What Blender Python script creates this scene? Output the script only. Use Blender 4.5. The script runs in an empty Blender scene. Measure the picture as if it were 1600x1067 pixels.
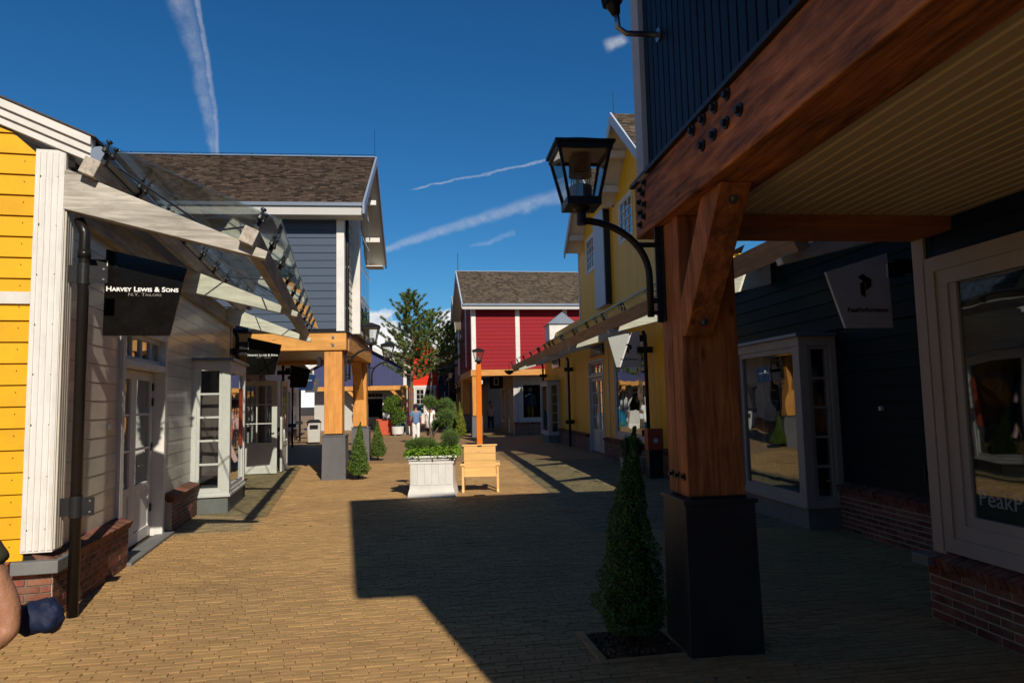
import bpy, bmesh, math, random
import numpy as np
from mathutils import Vector, Matrix
random.seed(7); rng = np.random.default_rng(7)
R = math.radians
S = bpy.context.scene
COL = S.collection

# ------------------------------------------------------------------ camera
F_PX, H = 1067.0, 1.7
cam_d = bpy.data.cameras.new('camera'); cam = bpy.data.objects.new('camera', cam_d); COL.objects.link(cam)
cam_d.sensor_width = 36; cam_d.lens = F_PX / 1600 * 36; cam_d.clip_end = 3000; cam_d.clip_start = .05
cam.matrix_world = Matrix.Translation((0, 0, H)) @ Matrix.Rotation(R(90 + 5.02), 4, 'X') @ Matrix.Rotation(-0.022, 4, 'Z')
S.camera = cam
S.render.resolution_x, S.render.resolution_y = 1024, 682

# ------------------------------------------------------------------ sky and sun
SUN_EL, SUN_AZ = 34.0, 159.0          # azimuth clockwise from +Y
W = bpy.data.worlds.new('World'); S.world = W; W.use_nodes = True
nt = W.node_tree; N = nt.nodes; LK = nt.links; N.clear()
def wn(t, **k):
    n = N.new(t)
    for a, b in k.items(): setattr(n, a, b)
    return n
def M(op, a, b=None, c=None, clamp=False):
    n = N.new('ShaderNodeMath'); n.operation = op; n.use_clamp = clamp
    for i, v in enumerate((a, b, c)):
        if v is None: continue
        if isinstance(v, (int, float)): n.inputs[i].default_value = v
        else: LK.new(v, n.inputs[i])
    return n.outputs[0]
sky = wn('ShaderNodeTexSky', sky_type='NISHITA', sun_disc=False, sun_elevation=R(SUN_EL), sun_rotation=R(SUN_AZ))
sky.altitude = 0; sky.air_density = 1.0; sky.dust_density = 0.15; sky.ozone_density = 5.0
tc = wn('ShaderNodeTexCoord'); sp = wn('ShaderNodeSeparateXYZ'); LK.new(tc.outputs['Generated'], sp.inputs[0])
dx, dy, dz = sp.outputs
dyp = M('MAXIMUM', dy, 0.05); px = M('DIVIDE', dx, dyp); pz = M('DIVIDE', dz, dyp)
front = M('GREATER_THAN', dy, 0.2)
def noise(scale, detail=5, rough=.55, vec=None, stretch=None):
    n = wn('ShaderNodeTexNoise'); n.inputs['Scale'].default_value = scale; n.inputs['Detail'].default_value = detail; n.inputs['Roughness'].default_value = rough
    mp = wn('ShaderNodeMapping'); LK.new(vec or tc.outputs['Generated'], mp.inputs[0])
    if stretch: mp.inputs['Scale'].default_value = stretch
    LK.new(mp.outputs[0], n.inputs['Vector']); return n.outputs[0]
def smooth(x, a, b):
    n = wn('ShaderNodeMapRange', interpolation_type='SMOOTHSTEP'); LK.new(x, n.inputs[0])
    n.inputs[1].default_value = a; n.inputs[2].default_value = b; return n.outputs[0]
wob = M('MULTIPLY', M('SUBTRACT', noise(26, 4), .5), .018)
def trail(x0, z0, x1, z1, w0, w1, dens, bend=0.0, fade=.05):
    L = math.hypot(x1 - x0, z1 - z0); ux, uz = (x1 - x0) / L, (z1 - z0) / L
    al = M('DIVIDE', M('ADD', M('MULTIPLY', M('SUBTRACT', px, x0), ux), M('MULTIPLY', M('SUBTRACT', pz, z0), uz)), L)
    off = M('SUBTRACT', M('MULTIPLY', M('SUBTRACT', pz, z0), ux), M('MULTIPLY', M('SUBTRACT', px, x0), uz))
    off = M('ADD', off, wob)
    if bend: off = M('ADD', off, M('MULTIPLY', M('MULTIPLY', al, M('SUBTRACT', 1.0, al)), bend))
    wid = M('ADD', M('MULTIPLY', al, w1 - w0), w0)
    q = M('DIVIDE', M('ABSOLUTE', off), M('MAXIMUM', wid, .001))
    m = M('SUBTRACT', 1.0, smooth(q, .15, 1.0))
    m = M('MULTIPLY', m, smooth(al, -.0, fade)); m = M('MULTIPLY', m, M('SUBTRACT', 1.0, smooth(al, 1 - fade, 1.0)))
    n = noise(52, 8, .75)
    m = M('MULTIPLY', m, M('ADD', M('MULTIPLY', n, 2.6), -.45))
    return M('MULTIPLY', M('MULTIPLY', m, dens), front)
t = trail(-.525, .70, -.440, .355, .030, .009, .22, bend=-.05, fade=.12)
t = M('MAXIMUM', t, trail(-.500, .72, -.437, .36, .007, .005, .32, bend=-.05))
t = M('MAXIMUM', t, trail(-.215, .222, .30, .372, .007, .024, .30, fade=.03))
t = M('MAXIMUM', t, trail(-.150, .318, .20, .388, .0022, .0045, .38))
t = M('MAXIMUM', t, trail(-.06, .227, .01, .25, .004, .007, .16))
t = M('MAXIMUM', t, trail(.148, .535, .19, .55, .016, .010, .5, fade=.3))
cl = noise(6.2, 9, .56, stretch=(1, 1, 2.3)); cl2 = noise(2.3, 2, .5)
lim = M('ADD', M('MULTIPLY', M('MAXIMUM', dz, 0.0), 1.6), .300)
def puff(x0, w, a):
    q_ = M('DIVIDE', M('SUBTRACT', px, x0), w); return M('MULTIPLY', M('MULTIPLY', M('SUBTRACT', 1.0, M('MINIMUM', M('MULTIPLY', q_, q_), 1.0)), a), front)
lim = M('SUBTRACT', lim, M('ADD', puff(-.20, .055, .16), puff(-.090, .035, .17)))
clf = M('MULTIPLY', M('SUBTRACT', noise(38, 6, .6), .5), .16); cl = M('ADD', cl, clf)
cum = smooth(M('SUBTRACT', M('ADD', M('MULTIPLY', cl, .8), M('MULTIPLY', cl2, .25)), lim), 0.0, .035)
cum = M('MULTIPLY', cum, M('SUBTRACT', 1.0, smooth(M('ADD', dz, M('MULTIPLY', M('SUBTRACT', noise(30, 4, .55), .5), .06)), .128, .142)))
bw = wn('ShaderNodeMixRGB'); shade = smooth(M('SUBTRACT', M('ADD', M('MULTIPLY', cl, .8), M('MULTIPLY', cl2, .25)), lim), 0.02, .20)
LK.new(shade, bw.inputs[0]); bw.inputs[1].default_value = (8.2, 8.6, 9.4, 1); bw.inputs[2].default_value = (13.5, 13.2, 13, 1)
hs = wn('ShaderNodeHueSaturation'); hs.inputs['Saturation'].default_value = 1.22; hs.inputs['Value'].default_value = 1.0; LK.new(sky.outputs[0], hs.inputs['Color'])
mx = wn('ShaderNodeMixRGB'); tin = wn('ShaderNodeMixRGB', blend_type='MULTIPLY'); tin.inputs[0].default_value = 1; tin.inputs[2].default_value = (.58, .91, 1.0, 1); LK.new(hs.outputs[0], tin.inputs[1]); LK.new(tin.outputs[0], mx.inputs[1]); mx.inputs[2].default_value = (7.5, 7.7, 8.2, 1); LK.new(t, mx.inputs[0])
mx2 = wn('ShaderNodeMixRGB'); LK.new(mx.outputs[0], mx2.inputs[1]); LK.new(bw.outputs[0], mx2.inputs[2]); LK.new(cum, mx2.inputs[0])
bg = wn('ShaderNodeBackground'); bg.inputs['Strength'].default_value = 0.066; LK.new(mx2.outputs[0], bg.inputs[0])
wo = wn('ShaderNodeOutputWorld'); LK.new(bg.outputs[0], wo.inputs[0])
sun_d = bpy.data.lights.new('sun', 'SUN'); sun_d.energy = 4.2; sun_d.angle = R(.5); sun_d.color = (1, .90, .76)
sun = bpy.data.objects.new('sun', sun_d); COL.objects.link(sun)
sd = Vector((math.sin(R(SUN_AZ)) * math.cos(R(SUN_EL)), math.cos(R(SUN_AZ)) * math.cos(R(SUN_EL)), math.sin(R(SUN_EL))))
sun.rotation_euler = sd.to_track_quat('Z', 'Y').to_euler(); sun.location = sd * 50
S.view_settings.view_transform = 'Standard'; S.view_settings.look = 'None'; S.view_settings.gamma = 1
S.view_settings.use_curve_mapping = False; S.view_settings.exposure = 0.34
S.render.engine = 'CYCLES'; S.cycles.max_bounces = 6; S.cycles.transparent_max_bounces = 16

# ------------------------------------------------------------------ materials
MATS = {}
def mat(name, col, rough=.6, var=.0, noise_amt=.0, nscale=6, stretch=(1, 1, 1), bump=0.0, bscale=40, metal=0.0, spec=.28,
        col2=None, dirt=None, dirt_amt=0.0, dirt_scale=2.5, coat=0.0, island=False, bstretch=None, trans=0.0, sub=False):
    m = bpy.data.materials.new(name); m.use_nodes = True; t = m.node_tree; n = t.nodes; l = t.links
    b = n['Principled BSDF']; b.inputs['Roughness'].default_value = rough; b.inputs['Metallic'].default_value = metal
    b.inputs['Specular IOR Level'].default_value = spec; b.inputs['Coat Weight'].default_value = coat
    tcn = n.new('ShaderNodeTexCoord'); oi = n.new('ShaderNodeObjectInfo')
    add = n.new('ShaderNodeVectorMath'); add.operation = 'ADD'; mul = n.new('ShaderNodeMath'); mul.operation = 'MULTIPLY'; mul.inputs[1].default_value = 57.0
    rnd = oi.outputs['Random']
    if island:
        g = n.new('ShaderNodeNewGeometry'); ad = n.new('ShaderNodeMath'); ad.operation = 'ADD'
        l.new(rnd, ad.inputs[0]); l.new(g.outputs['Random Per Island'], ad.inputs[1])
        fr = n.new('ShaderNodeMath'); fr.operation = 'FRACT'; l.new(ad.outputs[0], fr.inputs[0]); rnd = fr.outputs[0]
    l.new(rnd, mul.inputs[0]); l.new(tcn.outputs['Object'], add.inputs[0]); l.new(mul.outputs[0], add.inputs[1])
    mp = n.new('ShaderNodeMapping'); l.new(add.outputs[0], mp.inputs[0]); mp.inputs['Scale'].default_value = stretch
    nz = n.new('ShaderNodeTexNoise'); l.new(mp.outputs[0], nz.inputs['Vector']); nz.inputs['Scale'].default_value = nscale; nz.inputs['Detail'].default_value = 6; nz.inputs['Roughness'].default_value = .62
    c1 = n.new('ShaderNodeMix'); c1.data_type = 'RGBA'
    A = tuple(col) + (1,); B = tuple(col2) + (1,) if col2 else tuple(c * .45 for c in col) + (1,)
    c1.inputs['A'].default_value = A; c1.inputs['B'].default_value = B
    fac = n.new('ShaderNodeMapRange'); l.new(nz.outputs[0], fac.inputs[0]); fac.inputs[1].default_value = .38; fac.inputs[2].default_value = .72
    fac.inputs[3].default_value = 0; fac.inputs[4].default_value = noise_amt; l.new(fac.outputs[0], c1.inputs['Factor'])
    out = c1.outputs['Result']
    if var:
        h = n.new('ShaderNodeHueSaturation'); l.new(out, h.inputs['Color'])
        mr = n.new('ShaderNodeMapRange'); l.new(rnd, mr.inputs[0]); mr.inputs[3].default_value = 1 - var; mr.inputs[4].default_value = 1 + var
        l.new(mr.outputs[0], h.inputs['Value'])
        m3 = n.new('ShaderNodeMath'); m3.operation = 'MULTIPLY'; m3.inputs[1].default_value = 7.31; l.new(rnd, m3.inputs[0])
        f3 = n.new('ShaderNodeMath'); f3.operation = 'FRACT'; l.new(m3.outputs[0], f3.inputs[0])
        mr2 = n.new('ShaderNodeMapRange'); l.new(f3.outputs[0], mr2.inputs[0]); mr2.inputs[3].default_value = .5 - .012 * min(1, var * 3); mr2.inputs[4].default_value = .5 + .010 * min(1, var * 3)
        l.new(mr2.outputs[0], h.inputs['Hue']); out = h.outputs[0]
    if dirt:
        nd = n.new('ShaderNodeTexNoise'); nd.inputs['Scale'].default_value = dirt_scale; nd.inputs['Detail'].default_value = 8; nd.inputs['Roughness'].default_value = .7
        if sub: l.new(tcn.outputs['Object'], nd.inputs['Vector'])
        else: l.new(add.outputs[0], nd.inputs['Vector'])
        dr = n.new('ShaderNodeMapRange'); l.new(nd.outputs[0], dr.inputs[0]); dr.inputs[1].default_value = .45; dr.inputs[2].default_value = .75; dr.inputs[4].default_value = dirt_amt
        c2 = n.new('ShaderNodeMix'); c2.data_type = 'RGBA'; l.new(dr.outputs[0], c2.inputs['Factor']); l.new(out, c2.inputs['A']); c2.inputs['B'].default_value = tuple(dirt) + (1,)
        out = c2.outputs['Result']
    l.new(out, b.inputs['Base Color'])
    if bump:
        nb = n.new('ShaderNodeTexNoise'); nb.inputs['Scale'].default_value = bscale; nb.inputs['Detail'].default_value = 5
        mpb = n.new('ShaderNodeMapping'); l.new(add.outputs[0], mpb.inputs[0]); mpb.inputs['Scale'].default_value = bstretch or stretch; l.new(mpb.outputs[0], nb.inputs['Vector'])
        bp = n.new('ShaderNodeBump'); bp.inputs['Strength'].default_value = bump; bp.inputs['Distance'].default_value = .004
        l.new(nb.outputs[0], bp.inputs['Height']); l.new(bp.outputs[0], b.inputs['Normal'])
        rr = n.new('ShaderNodeMapRange'); l.new(nb.outputs[0], rr.inputs[0]); rr.inputs[3].default_value = max(.05, rough - .13); rr.inputs[4].default_value = min(1, rough + .13); l.new(rr.outputs[0], b.inputs['Roughness'])
    if trans:
        tr = n.new('ShaderNodeBsdfTranslucent'); l.new(out, tr.inputs[0]); ms = n.new('ShaderNodeMixShader'); ms.inputs[0].default_value = trans
        l.new(b.outputs[0], ms.inputs[1]); l.new(tr.outputs[0], ms.inputs[2]); l.new(ms.outputs[0], n['Material Output'].inputs[0])
    MATS[name] = m; return m
def wood(name, col, dark, axis, rough=.6, amt=.75, knots=True, bump=.5, crack=.4, dirt=.25):
    """timber with the grain along axis"""
    st = {'x': (.045, 1, 1), 'y': (1, .045, 1), 'z': (1, 1, .045)}[axis]
    m = mat(name, col, rough, .07, amt, 34, st, bump, 60, col2=dark, dirt=tuple(c * .35 for c in dark), dirt_amt=dirt, dirt_scale=2.6)
    t = m.node_tree; n = t.nodes; l = t.links; b = n['Principled BSDF']
    tc3 = n.new('ShaderNodeTexCoord'); mp3 = n.new('ShaderNodeMapping'); l.new(tc3.outputs['Object'], mp3.inputs[0])
    mp3.inputs['Scale'].default_value = {'x': (.22, 1.6, 1.6), 'y': (1.6, .22, 1.6), 'z': (1.6, 1.6, .22)}[axis]
    n3 = n.new('ShaderNodeTexNoise'); n3.inputs['Scale'].default_value = 7; n3.inputs['Detail'].default_value = 8; n3.inputs['Roughness'].default_value = .7; n3.inputs['Distortion'].default_value = .6; l.new(mp3.outputs[0], n3.inputs['Vector'])
    r3 = n.new('ShaderNodeMapRange'); l.new(n3.outputs[0], r3.inputs[0]); r3.inputs[1].default_value = .35; r3.inputs[2].default_value = .68; r3.inputs[3].default_value = 1 - .9 * amt * min(1, dirt * 1.4 + .15); r3.inputs[4].default_value = 1.18
    h3 = n.new('ShaderNodeHueSaturation'); l.new(b.inputs['Base Color'].links[0].from_socket, h3.inputs['Color']); l.new(r3.outputs[0], h3.inputs['Value']); l.new(h3.outputs[0], b.inputs['Base Color'])
    if knots:
        tcn = n.new('ShaderNodeTexCoord'); mp = n.new('ShaderNodeMapping'); l.new(tcn.outputs['Object'], mp.inputs[0])
        mp.inputs['Scale'].default_value = {'x': (1.4, 4, 4), 'y': (4, 1.4, 4), 'z': (4, 4, 1.4)}[axis]
        v = n.new('ShaderNodeTexVoronoi'); v.inputs['Scale'].default_value = 1.3; l.new(mp.outputs[0], v.inputs['Vector'])
        mr = n.new('ShaderNodeMapRange'); l.new(v.outputs['Distance'], mr.inputs[0]); mr.inputs[1].default_value = .03; mr.inputs[2].default_value = .13; mr.inputs[3].default_value = .85; mr.inputs[4].default_value = 0
        mp2 = n.new('ShaderNodeMapping'); l.new(tcn.outputs['Object'], mp2.inputs[0]); mp2.inputs['Scale'].default_value = {'x': (.7, 26, 26), 'y': (26, .7, 26), 'z': (26, 26, .7)}[axis]
        n2 = n.new('ShaderNodeTexNoise'); n2.inputs['Scale'].default_value = 1.6; n2.inputs['Detail'].default_value = 3; l.new(mp2.outputs[0], n2.inputs['Vector'])
        cr = n.new('ShaderNodeMapRange'); l.new(n2.outputs[0], cr.inputs[0]); cr.inputs[1].default_value = .66; cr.inputs[2].default_value = .74; cr.inputs[4].default_value = crack
        mxx = n.new('ShaderNodeMath'); mxx.operation = 'MAXIMUM'; l.new(mr.outputs[0], mxx.inputs[0]); l.new(cr.outputs[0], mxx.inputs[1])
        src = b.inputs['Base Color'].links[0].from_socket
        mi = n.new('ShaderNodeMix'); mi.data_type = 'RGBA'; l.new(mxx.outputs[0], mi.inputs['Factor']); l.new(src, mi.inputs['A']); mi.inputs['B'].default_value = tuple(c * .25 for c in dark) + (1,)
        l.new(mi.outputs['Result'], b.inputs['Base Color'])
    return m
YEL = mat('yellow_paint', (.67, .37, .004), .6, .05, .35, 3, (.4, 1, 1), .3, 60, col2=(.58, .28, .008), dirt=(.28, .14, .02), dirt_amt=.28)
YEL2 = mat('yellow_board_paint', (.82, .43, .012), .5, .05, .2, 3, (1, 1, .2), .15, 60, col2=(.66, .32, .010))
GRYP = mat('grey_paint', (.54, .50, .42), .33, .04, .3, 2.5, (1, .3, 1), .0, 40, col2=(.30, .275, .23), dirt=(.14, .12, .09), dirt_amt=.3, coat=.15)
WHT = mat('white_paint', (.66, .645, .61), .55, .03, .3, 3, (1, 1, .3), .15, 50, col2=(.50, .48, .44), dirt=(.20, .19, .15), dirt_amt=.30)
WHTS = mat('shaded_white_paint', (.36, .31, .26), .5, .03, .3, 3, (1, 1, .3), .1, 50, col2=(.21, .19, .165))  # white paint darkened and warmed to imitate shade with pavement bounce
WHTD = mat('greyish_white_paint', (.46, .45, .42), .45, .03, .3, 3, (1, 1, .3), .1, 50, col2=(.36, .35, .32))
BLU = mat('slate_blue_paint', (.050, .072, .108), .65, .05, .3, 2.5, (.3, 1, 1), .12, 40, col2=(.045, .065, .10))
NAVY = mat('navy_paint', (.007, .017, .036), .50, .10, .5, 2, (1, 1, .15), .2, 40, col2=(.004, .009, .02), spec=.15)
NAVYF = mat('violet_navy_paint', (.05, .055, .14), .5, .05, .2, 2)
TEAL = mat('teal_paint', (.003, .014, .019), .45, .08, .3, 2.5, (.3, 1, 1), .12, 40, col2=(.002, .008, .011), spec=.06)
RED = mat('crimson_paint', (.25, .012, .018), .68, .05, .25, 3, (.3, 1, 1), .1, 40, col2=(.23, .008, .014), spec=.15)
ORG = mat('scarlet_paint', (.72, .035, .008), .5, .06, .2, 3)
W_Y = wood('douglas_timber_along', (.56, .20, .062), (.28, .085, .028), 'y', .62, .9, bump=1.0, crack=.85, dirt=.6)
W_Z = wood('douglas_timber_upright', (.50, .185, .05), (.27, .08, .024), 'z', .58, .85, bump=.9, crack=.75, dirt=.45)
W_X = wood('douglas_timber_across', (.58, .27, .07), (.36, .15, .035), 'x', .5, .4)
WH_Y = wood('honey_timber_along', (.60, .30, .085), (.42, .18, .045), 'y', .5, .4, crack=.15)
WH_Z = wood('honey_timber_upright', (.62, .29, .07), (.44, .18, .04), 'z', .5, .4, crack=.15)
WW_X = wood('weathered_white_timber', (.56, .53, .46), (.25, .22, .17), 'x', .75, .85, knots=False)
WW_Y = wood('weathered_white_timber_along', (.50, .45, .38), (.28, .23, .17), 'y', .75, .8, knots=False)
WT_X = wood('white_stained_timber', (.68, .64, .53), (.48, .44, .35), 'x', .7, .5, knots=False)
BENCH = wood('bench_slats_timber', (.76, .46, .17), (.62, .36, .12), 'x', .5, .4, crack=.05, dirt=.05)
POST = mat('orange_lacquered_wood', (.60, .17, .015), .35, .03, .35, 12, (1, 1, .08), .1, 50, col2=(.42, .10, .01), coat=.2)
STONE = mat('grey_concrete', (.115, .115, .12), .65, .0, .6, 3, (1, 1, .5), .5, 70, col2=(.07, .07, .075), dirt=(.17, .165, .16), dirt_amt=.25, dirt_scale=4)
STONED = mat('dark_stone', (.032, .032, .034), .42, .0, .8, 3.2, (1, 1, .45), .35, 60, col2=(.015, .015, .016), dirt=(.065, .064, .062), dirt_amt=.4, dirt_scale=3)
SILL = mat('bluestone', (.17, .175, .17), .6, .0, .5, 5, bump=.4, bscale=60, col2=(.11, .115, .11))
BRICK = mat('red_brick', (.17, .055, .034), .8, .5, .75, 14, bump=.9, bscale=60, col2=(.10, .035, .028), dirt=(.34, .25, .17), dirt_amt=.5, dirt_scale=5)
MORT = mat('mortar', (.40, .35, .28), .9, .0, .6, 20, bump=.8, bscale=120)
PAVE = mat('clay_paver', (.385, .240, .098), .78, .13, .5, 9, bump=.7, bscale=55, col2=(.29, .175, .07), island=True, dirt=(.16, .095, .048), dirt_amt=.6, dirt_scale=.55, sub=True)
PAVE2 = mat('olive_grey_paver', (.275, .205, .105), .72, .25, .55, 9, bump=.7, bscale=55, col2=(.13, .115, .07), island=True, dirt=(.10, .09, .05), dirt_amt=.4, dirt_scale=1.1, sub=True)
SAND = mat('joint_sand', (.055, .038, .022), .95, .0, .6, 30, bump=.8, bscale=150)
SHIN = mat('cedar_shingle', (.085, .060, .043), .85, .60, .8, 22, (1, .3, 1), .9, 60, col2=(.045, .031, .022), island=True)
SHIN2 = mat('grey_cedar_shingle', (.115, .09, .064), .85, .50, .8, 22, (1, .3, 1), .9, 60, col2=(.055, .042, .03), island=True)
BLK = mat('black_metal', (.012, .012, .013), .35, .0, .3, 8, bump=.12, bscale=50)
BLKS = mat('black_steel_plate', (.018, .018, .019), .4, .0, .4, 8, bump=.2, bscale=50)
PIPE = mat('black_brown_pipe', (.012, .010, .009), .3, .0, .4, 6, (1, 1, .2), bump=.1, bscale=30)
STEEL = mat('galvanised_steel', (.35, .35, .36), .35, .0, .5, 20, bump=.2, metal=.9, col2=(.18, .18, .18))
CHROME = mat('polished_fixing', (.6, .58, .52), .15, metal=1.0)
ZINC = mat('zinc', (.18, .22, .28), .4, .0, .3, 3, metal=.3)
SIGNB = mat('black_sign_face', (.006, .005, .004), .14, .0, .4, 5, bump=.05, dirt=(.03, .03, .03), dirt_amt=.2, dirt_scale=3)
SIGNW = mat('light_grey_sign_face', (.52, .51, .50), .45, .0, .2, 4)
SIGNN = mat('navy_sign_face', (.012, .03, .085), .3, .0, .2, 4)
SIGNG = mat('grey_sign_face', (.06, .065, .07), .4)
LETW = mat('white_lettering', (.8, .8, .78), .5)
LETG = mat('grey_lettering', (.25, .24, .22), .5)
LETB = mat('black_lettering', (.01, .01, .012), .5)
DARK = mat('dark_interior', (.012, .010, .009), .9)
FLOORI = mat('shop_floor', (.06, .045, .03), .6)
SOFF = mat('cream_soffit_board', (.50, .41, .25), .38, .05, .25, 2.5, (1, .15, 1), .1, 40, col2=(.42, .34, .20))
SOFFW = mat('white_soffit_board', (.62, .60, .54), .45, .04, .2, 3, (1, .15, 1))
LEAF = mat('box_leaf', (.060, .135, .022), .5, .55, .3, 9, col2=(.03, .06, .012), island=True, trans=.25)
LEAFL = mat('yew_leaf', (.105, .175, .025), .5, .5, .3, 9, col2=(.05, .09, .015), island=True, trans=.3)
LEAFB = mat('bright_leaf', (.17, .30, .030), .45, .4, .2, 9, col2=(.08, .16, .015), island=True, trans=.3)
NEED = mat('pine_needle', (.12, .18, .035), .55, .5, .3, 9, col2=(.05, .08, .02), island=True, trans=.2)
NEEDD = mat('dwarf_pine_needle', (.12, .20, .045), .55, .5, .3, 9, col2=(.03, .06, .02), island=True, trans=.2)
CORE = mat('inner_twigs', (.018, .026, .008), .9, 0, .5, 30)
BARK = mat('pine_bark', (.16, .11, .075), .9, 0, .8, 18, (1, 1, .3), .9, 40, col2=(.07, .045, .03))
SOIL = mat('dark_soil', (.045, .030, .018), .95, 0, .6, 40, bump=1, bscale=90)
SKIN = mat('skin', (.36, .18, .105), .5, 0, .5, 22, bump=.5, bscale=120, col2=(.26, .115, .065))
HAIR = mat('dark_hair', (.03, .012, .008), .6, 0, .3, 40)
HAIRB = mat('ginger_blond_hair', (.35, .16, .05), .6, 0, .3, 40)
OLIVE = mat('olive_cotton', (.035, .035, .018), .85, 0, .3, 9, bump=.3)
CBLU = mat('denim_blue_cotton', (.11, .20, .36), .85, 0, .4, 7, bump=.3, col2=(.08, .14, .27))
CWHT = mat('white_cotton', (.75, .74, .72), .85, 0, .2, 7, bump=.3)
CBLK = mat('black_cotton', (.015, .014, .016), .85)
CPNK = mat('pink_cotton', (.52, .33, .31), .85, 0, .3, 9)
CNVY = mat('navy_cotton', (.005, .011, .04), .7, 0, .3, 9, bump=.3)
CMAR = mat('maroon_leather', (.06, .012, .022), .5)
BAGB = mat('blue_paper_bag', (.01, .16, .30), .5)
REDP = mat('terracotta_red', (.50, .085, .04), .55, 0, .3, 5)
ORNG = mat('orange_cloth', (.62, .20, .05), .8)
BINM = mat('pale_grey_bin', (.46, .45, .41), .5, 0, .2, 4)
RBRICKF = mat('pale_far_brick', (.30, .19, .14), .85, .3, .5, 14, col2=(.2, .12, .09))
PANELP = mat('pale_panel', (.42, .48, .56), .5)

def glass(name, tint=(.9, .95, .95), refl=1.0, ior=1.5, base=.02):
    m = bpy.data.materials.new(name); m.use_nodes = True; t = m.node_tree; n = t.nodes; l = t.links; n.clear()
    o = n.new('ShaderNodeOutputMaterial'); mi = n.new('ShaderNodeMixShader'); tr = n.new('ShaderNodeBsdfTransparent'); gl = n.new('ShaderNodeBsdfGlossy')
    tr.inputs[0].default_value = tint + (1,); gl.inputs['Roughness'].default_value = .015; gl.inputs['Color'].default_value = (.95, .98, 1, 1)
    lwn = n.new('ShaderNodeLayerWeight'); lwn.inputs[0].default_value = .5; fr = n.new('ShaderNodeMath'); fr.operation = 'POWER'; fr.inputs[1].default_value = 4.2; l.new(lwn.outputs['Facing'], fr.inputs[0]); ma = n.new('ShaderNodeMath'); ma.operation = 'MULTIPLY_ADD'; ma.use_clamp = True
    ma.inputs[1].default_value = refl; ma.inputs[2].default_value = base
    tcn = n.new('ShaderNodeTexCoord'); nz = n.new('ShaderNodeTexNoise'); nz.inputs['Scale'].default_value = 1.6; nz.inputs['Detail'].default_value = 1
    l.new(tcn.outputs['Object'], nz.inputs['Vector']); bp = n.new('ShaderNodeBump'); bp.inputs['Strength'].default_value = .12; bp.inputs['Distance'].default_value = .03
    l.new(nz.outputs[0], bp.inputs['Height']); l.new(bp.outputs[0], gl.inputs['Normal'])
    l.new(fr.outputs[0], ma.inputs[0]); l.new(ma.outputs[0], mi.inputs[0]); l.new(tr.outputs[0], mi.inputs[1]); l.new(gl.outputs[0], mi.inputs[2]); l.new(mi.outputs[0], o.inputs[0])
    return m
GLS = glass('window_glass', (.72, .77, .77), 1.1, 1.5, .11)
GLR = glass('canopy_glass', (.88, .92, .905), .8, 1.5, .07)
GLL = glass('lantern_glass', (.92, .93, .92), .8, 1.45, .04)

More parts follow.
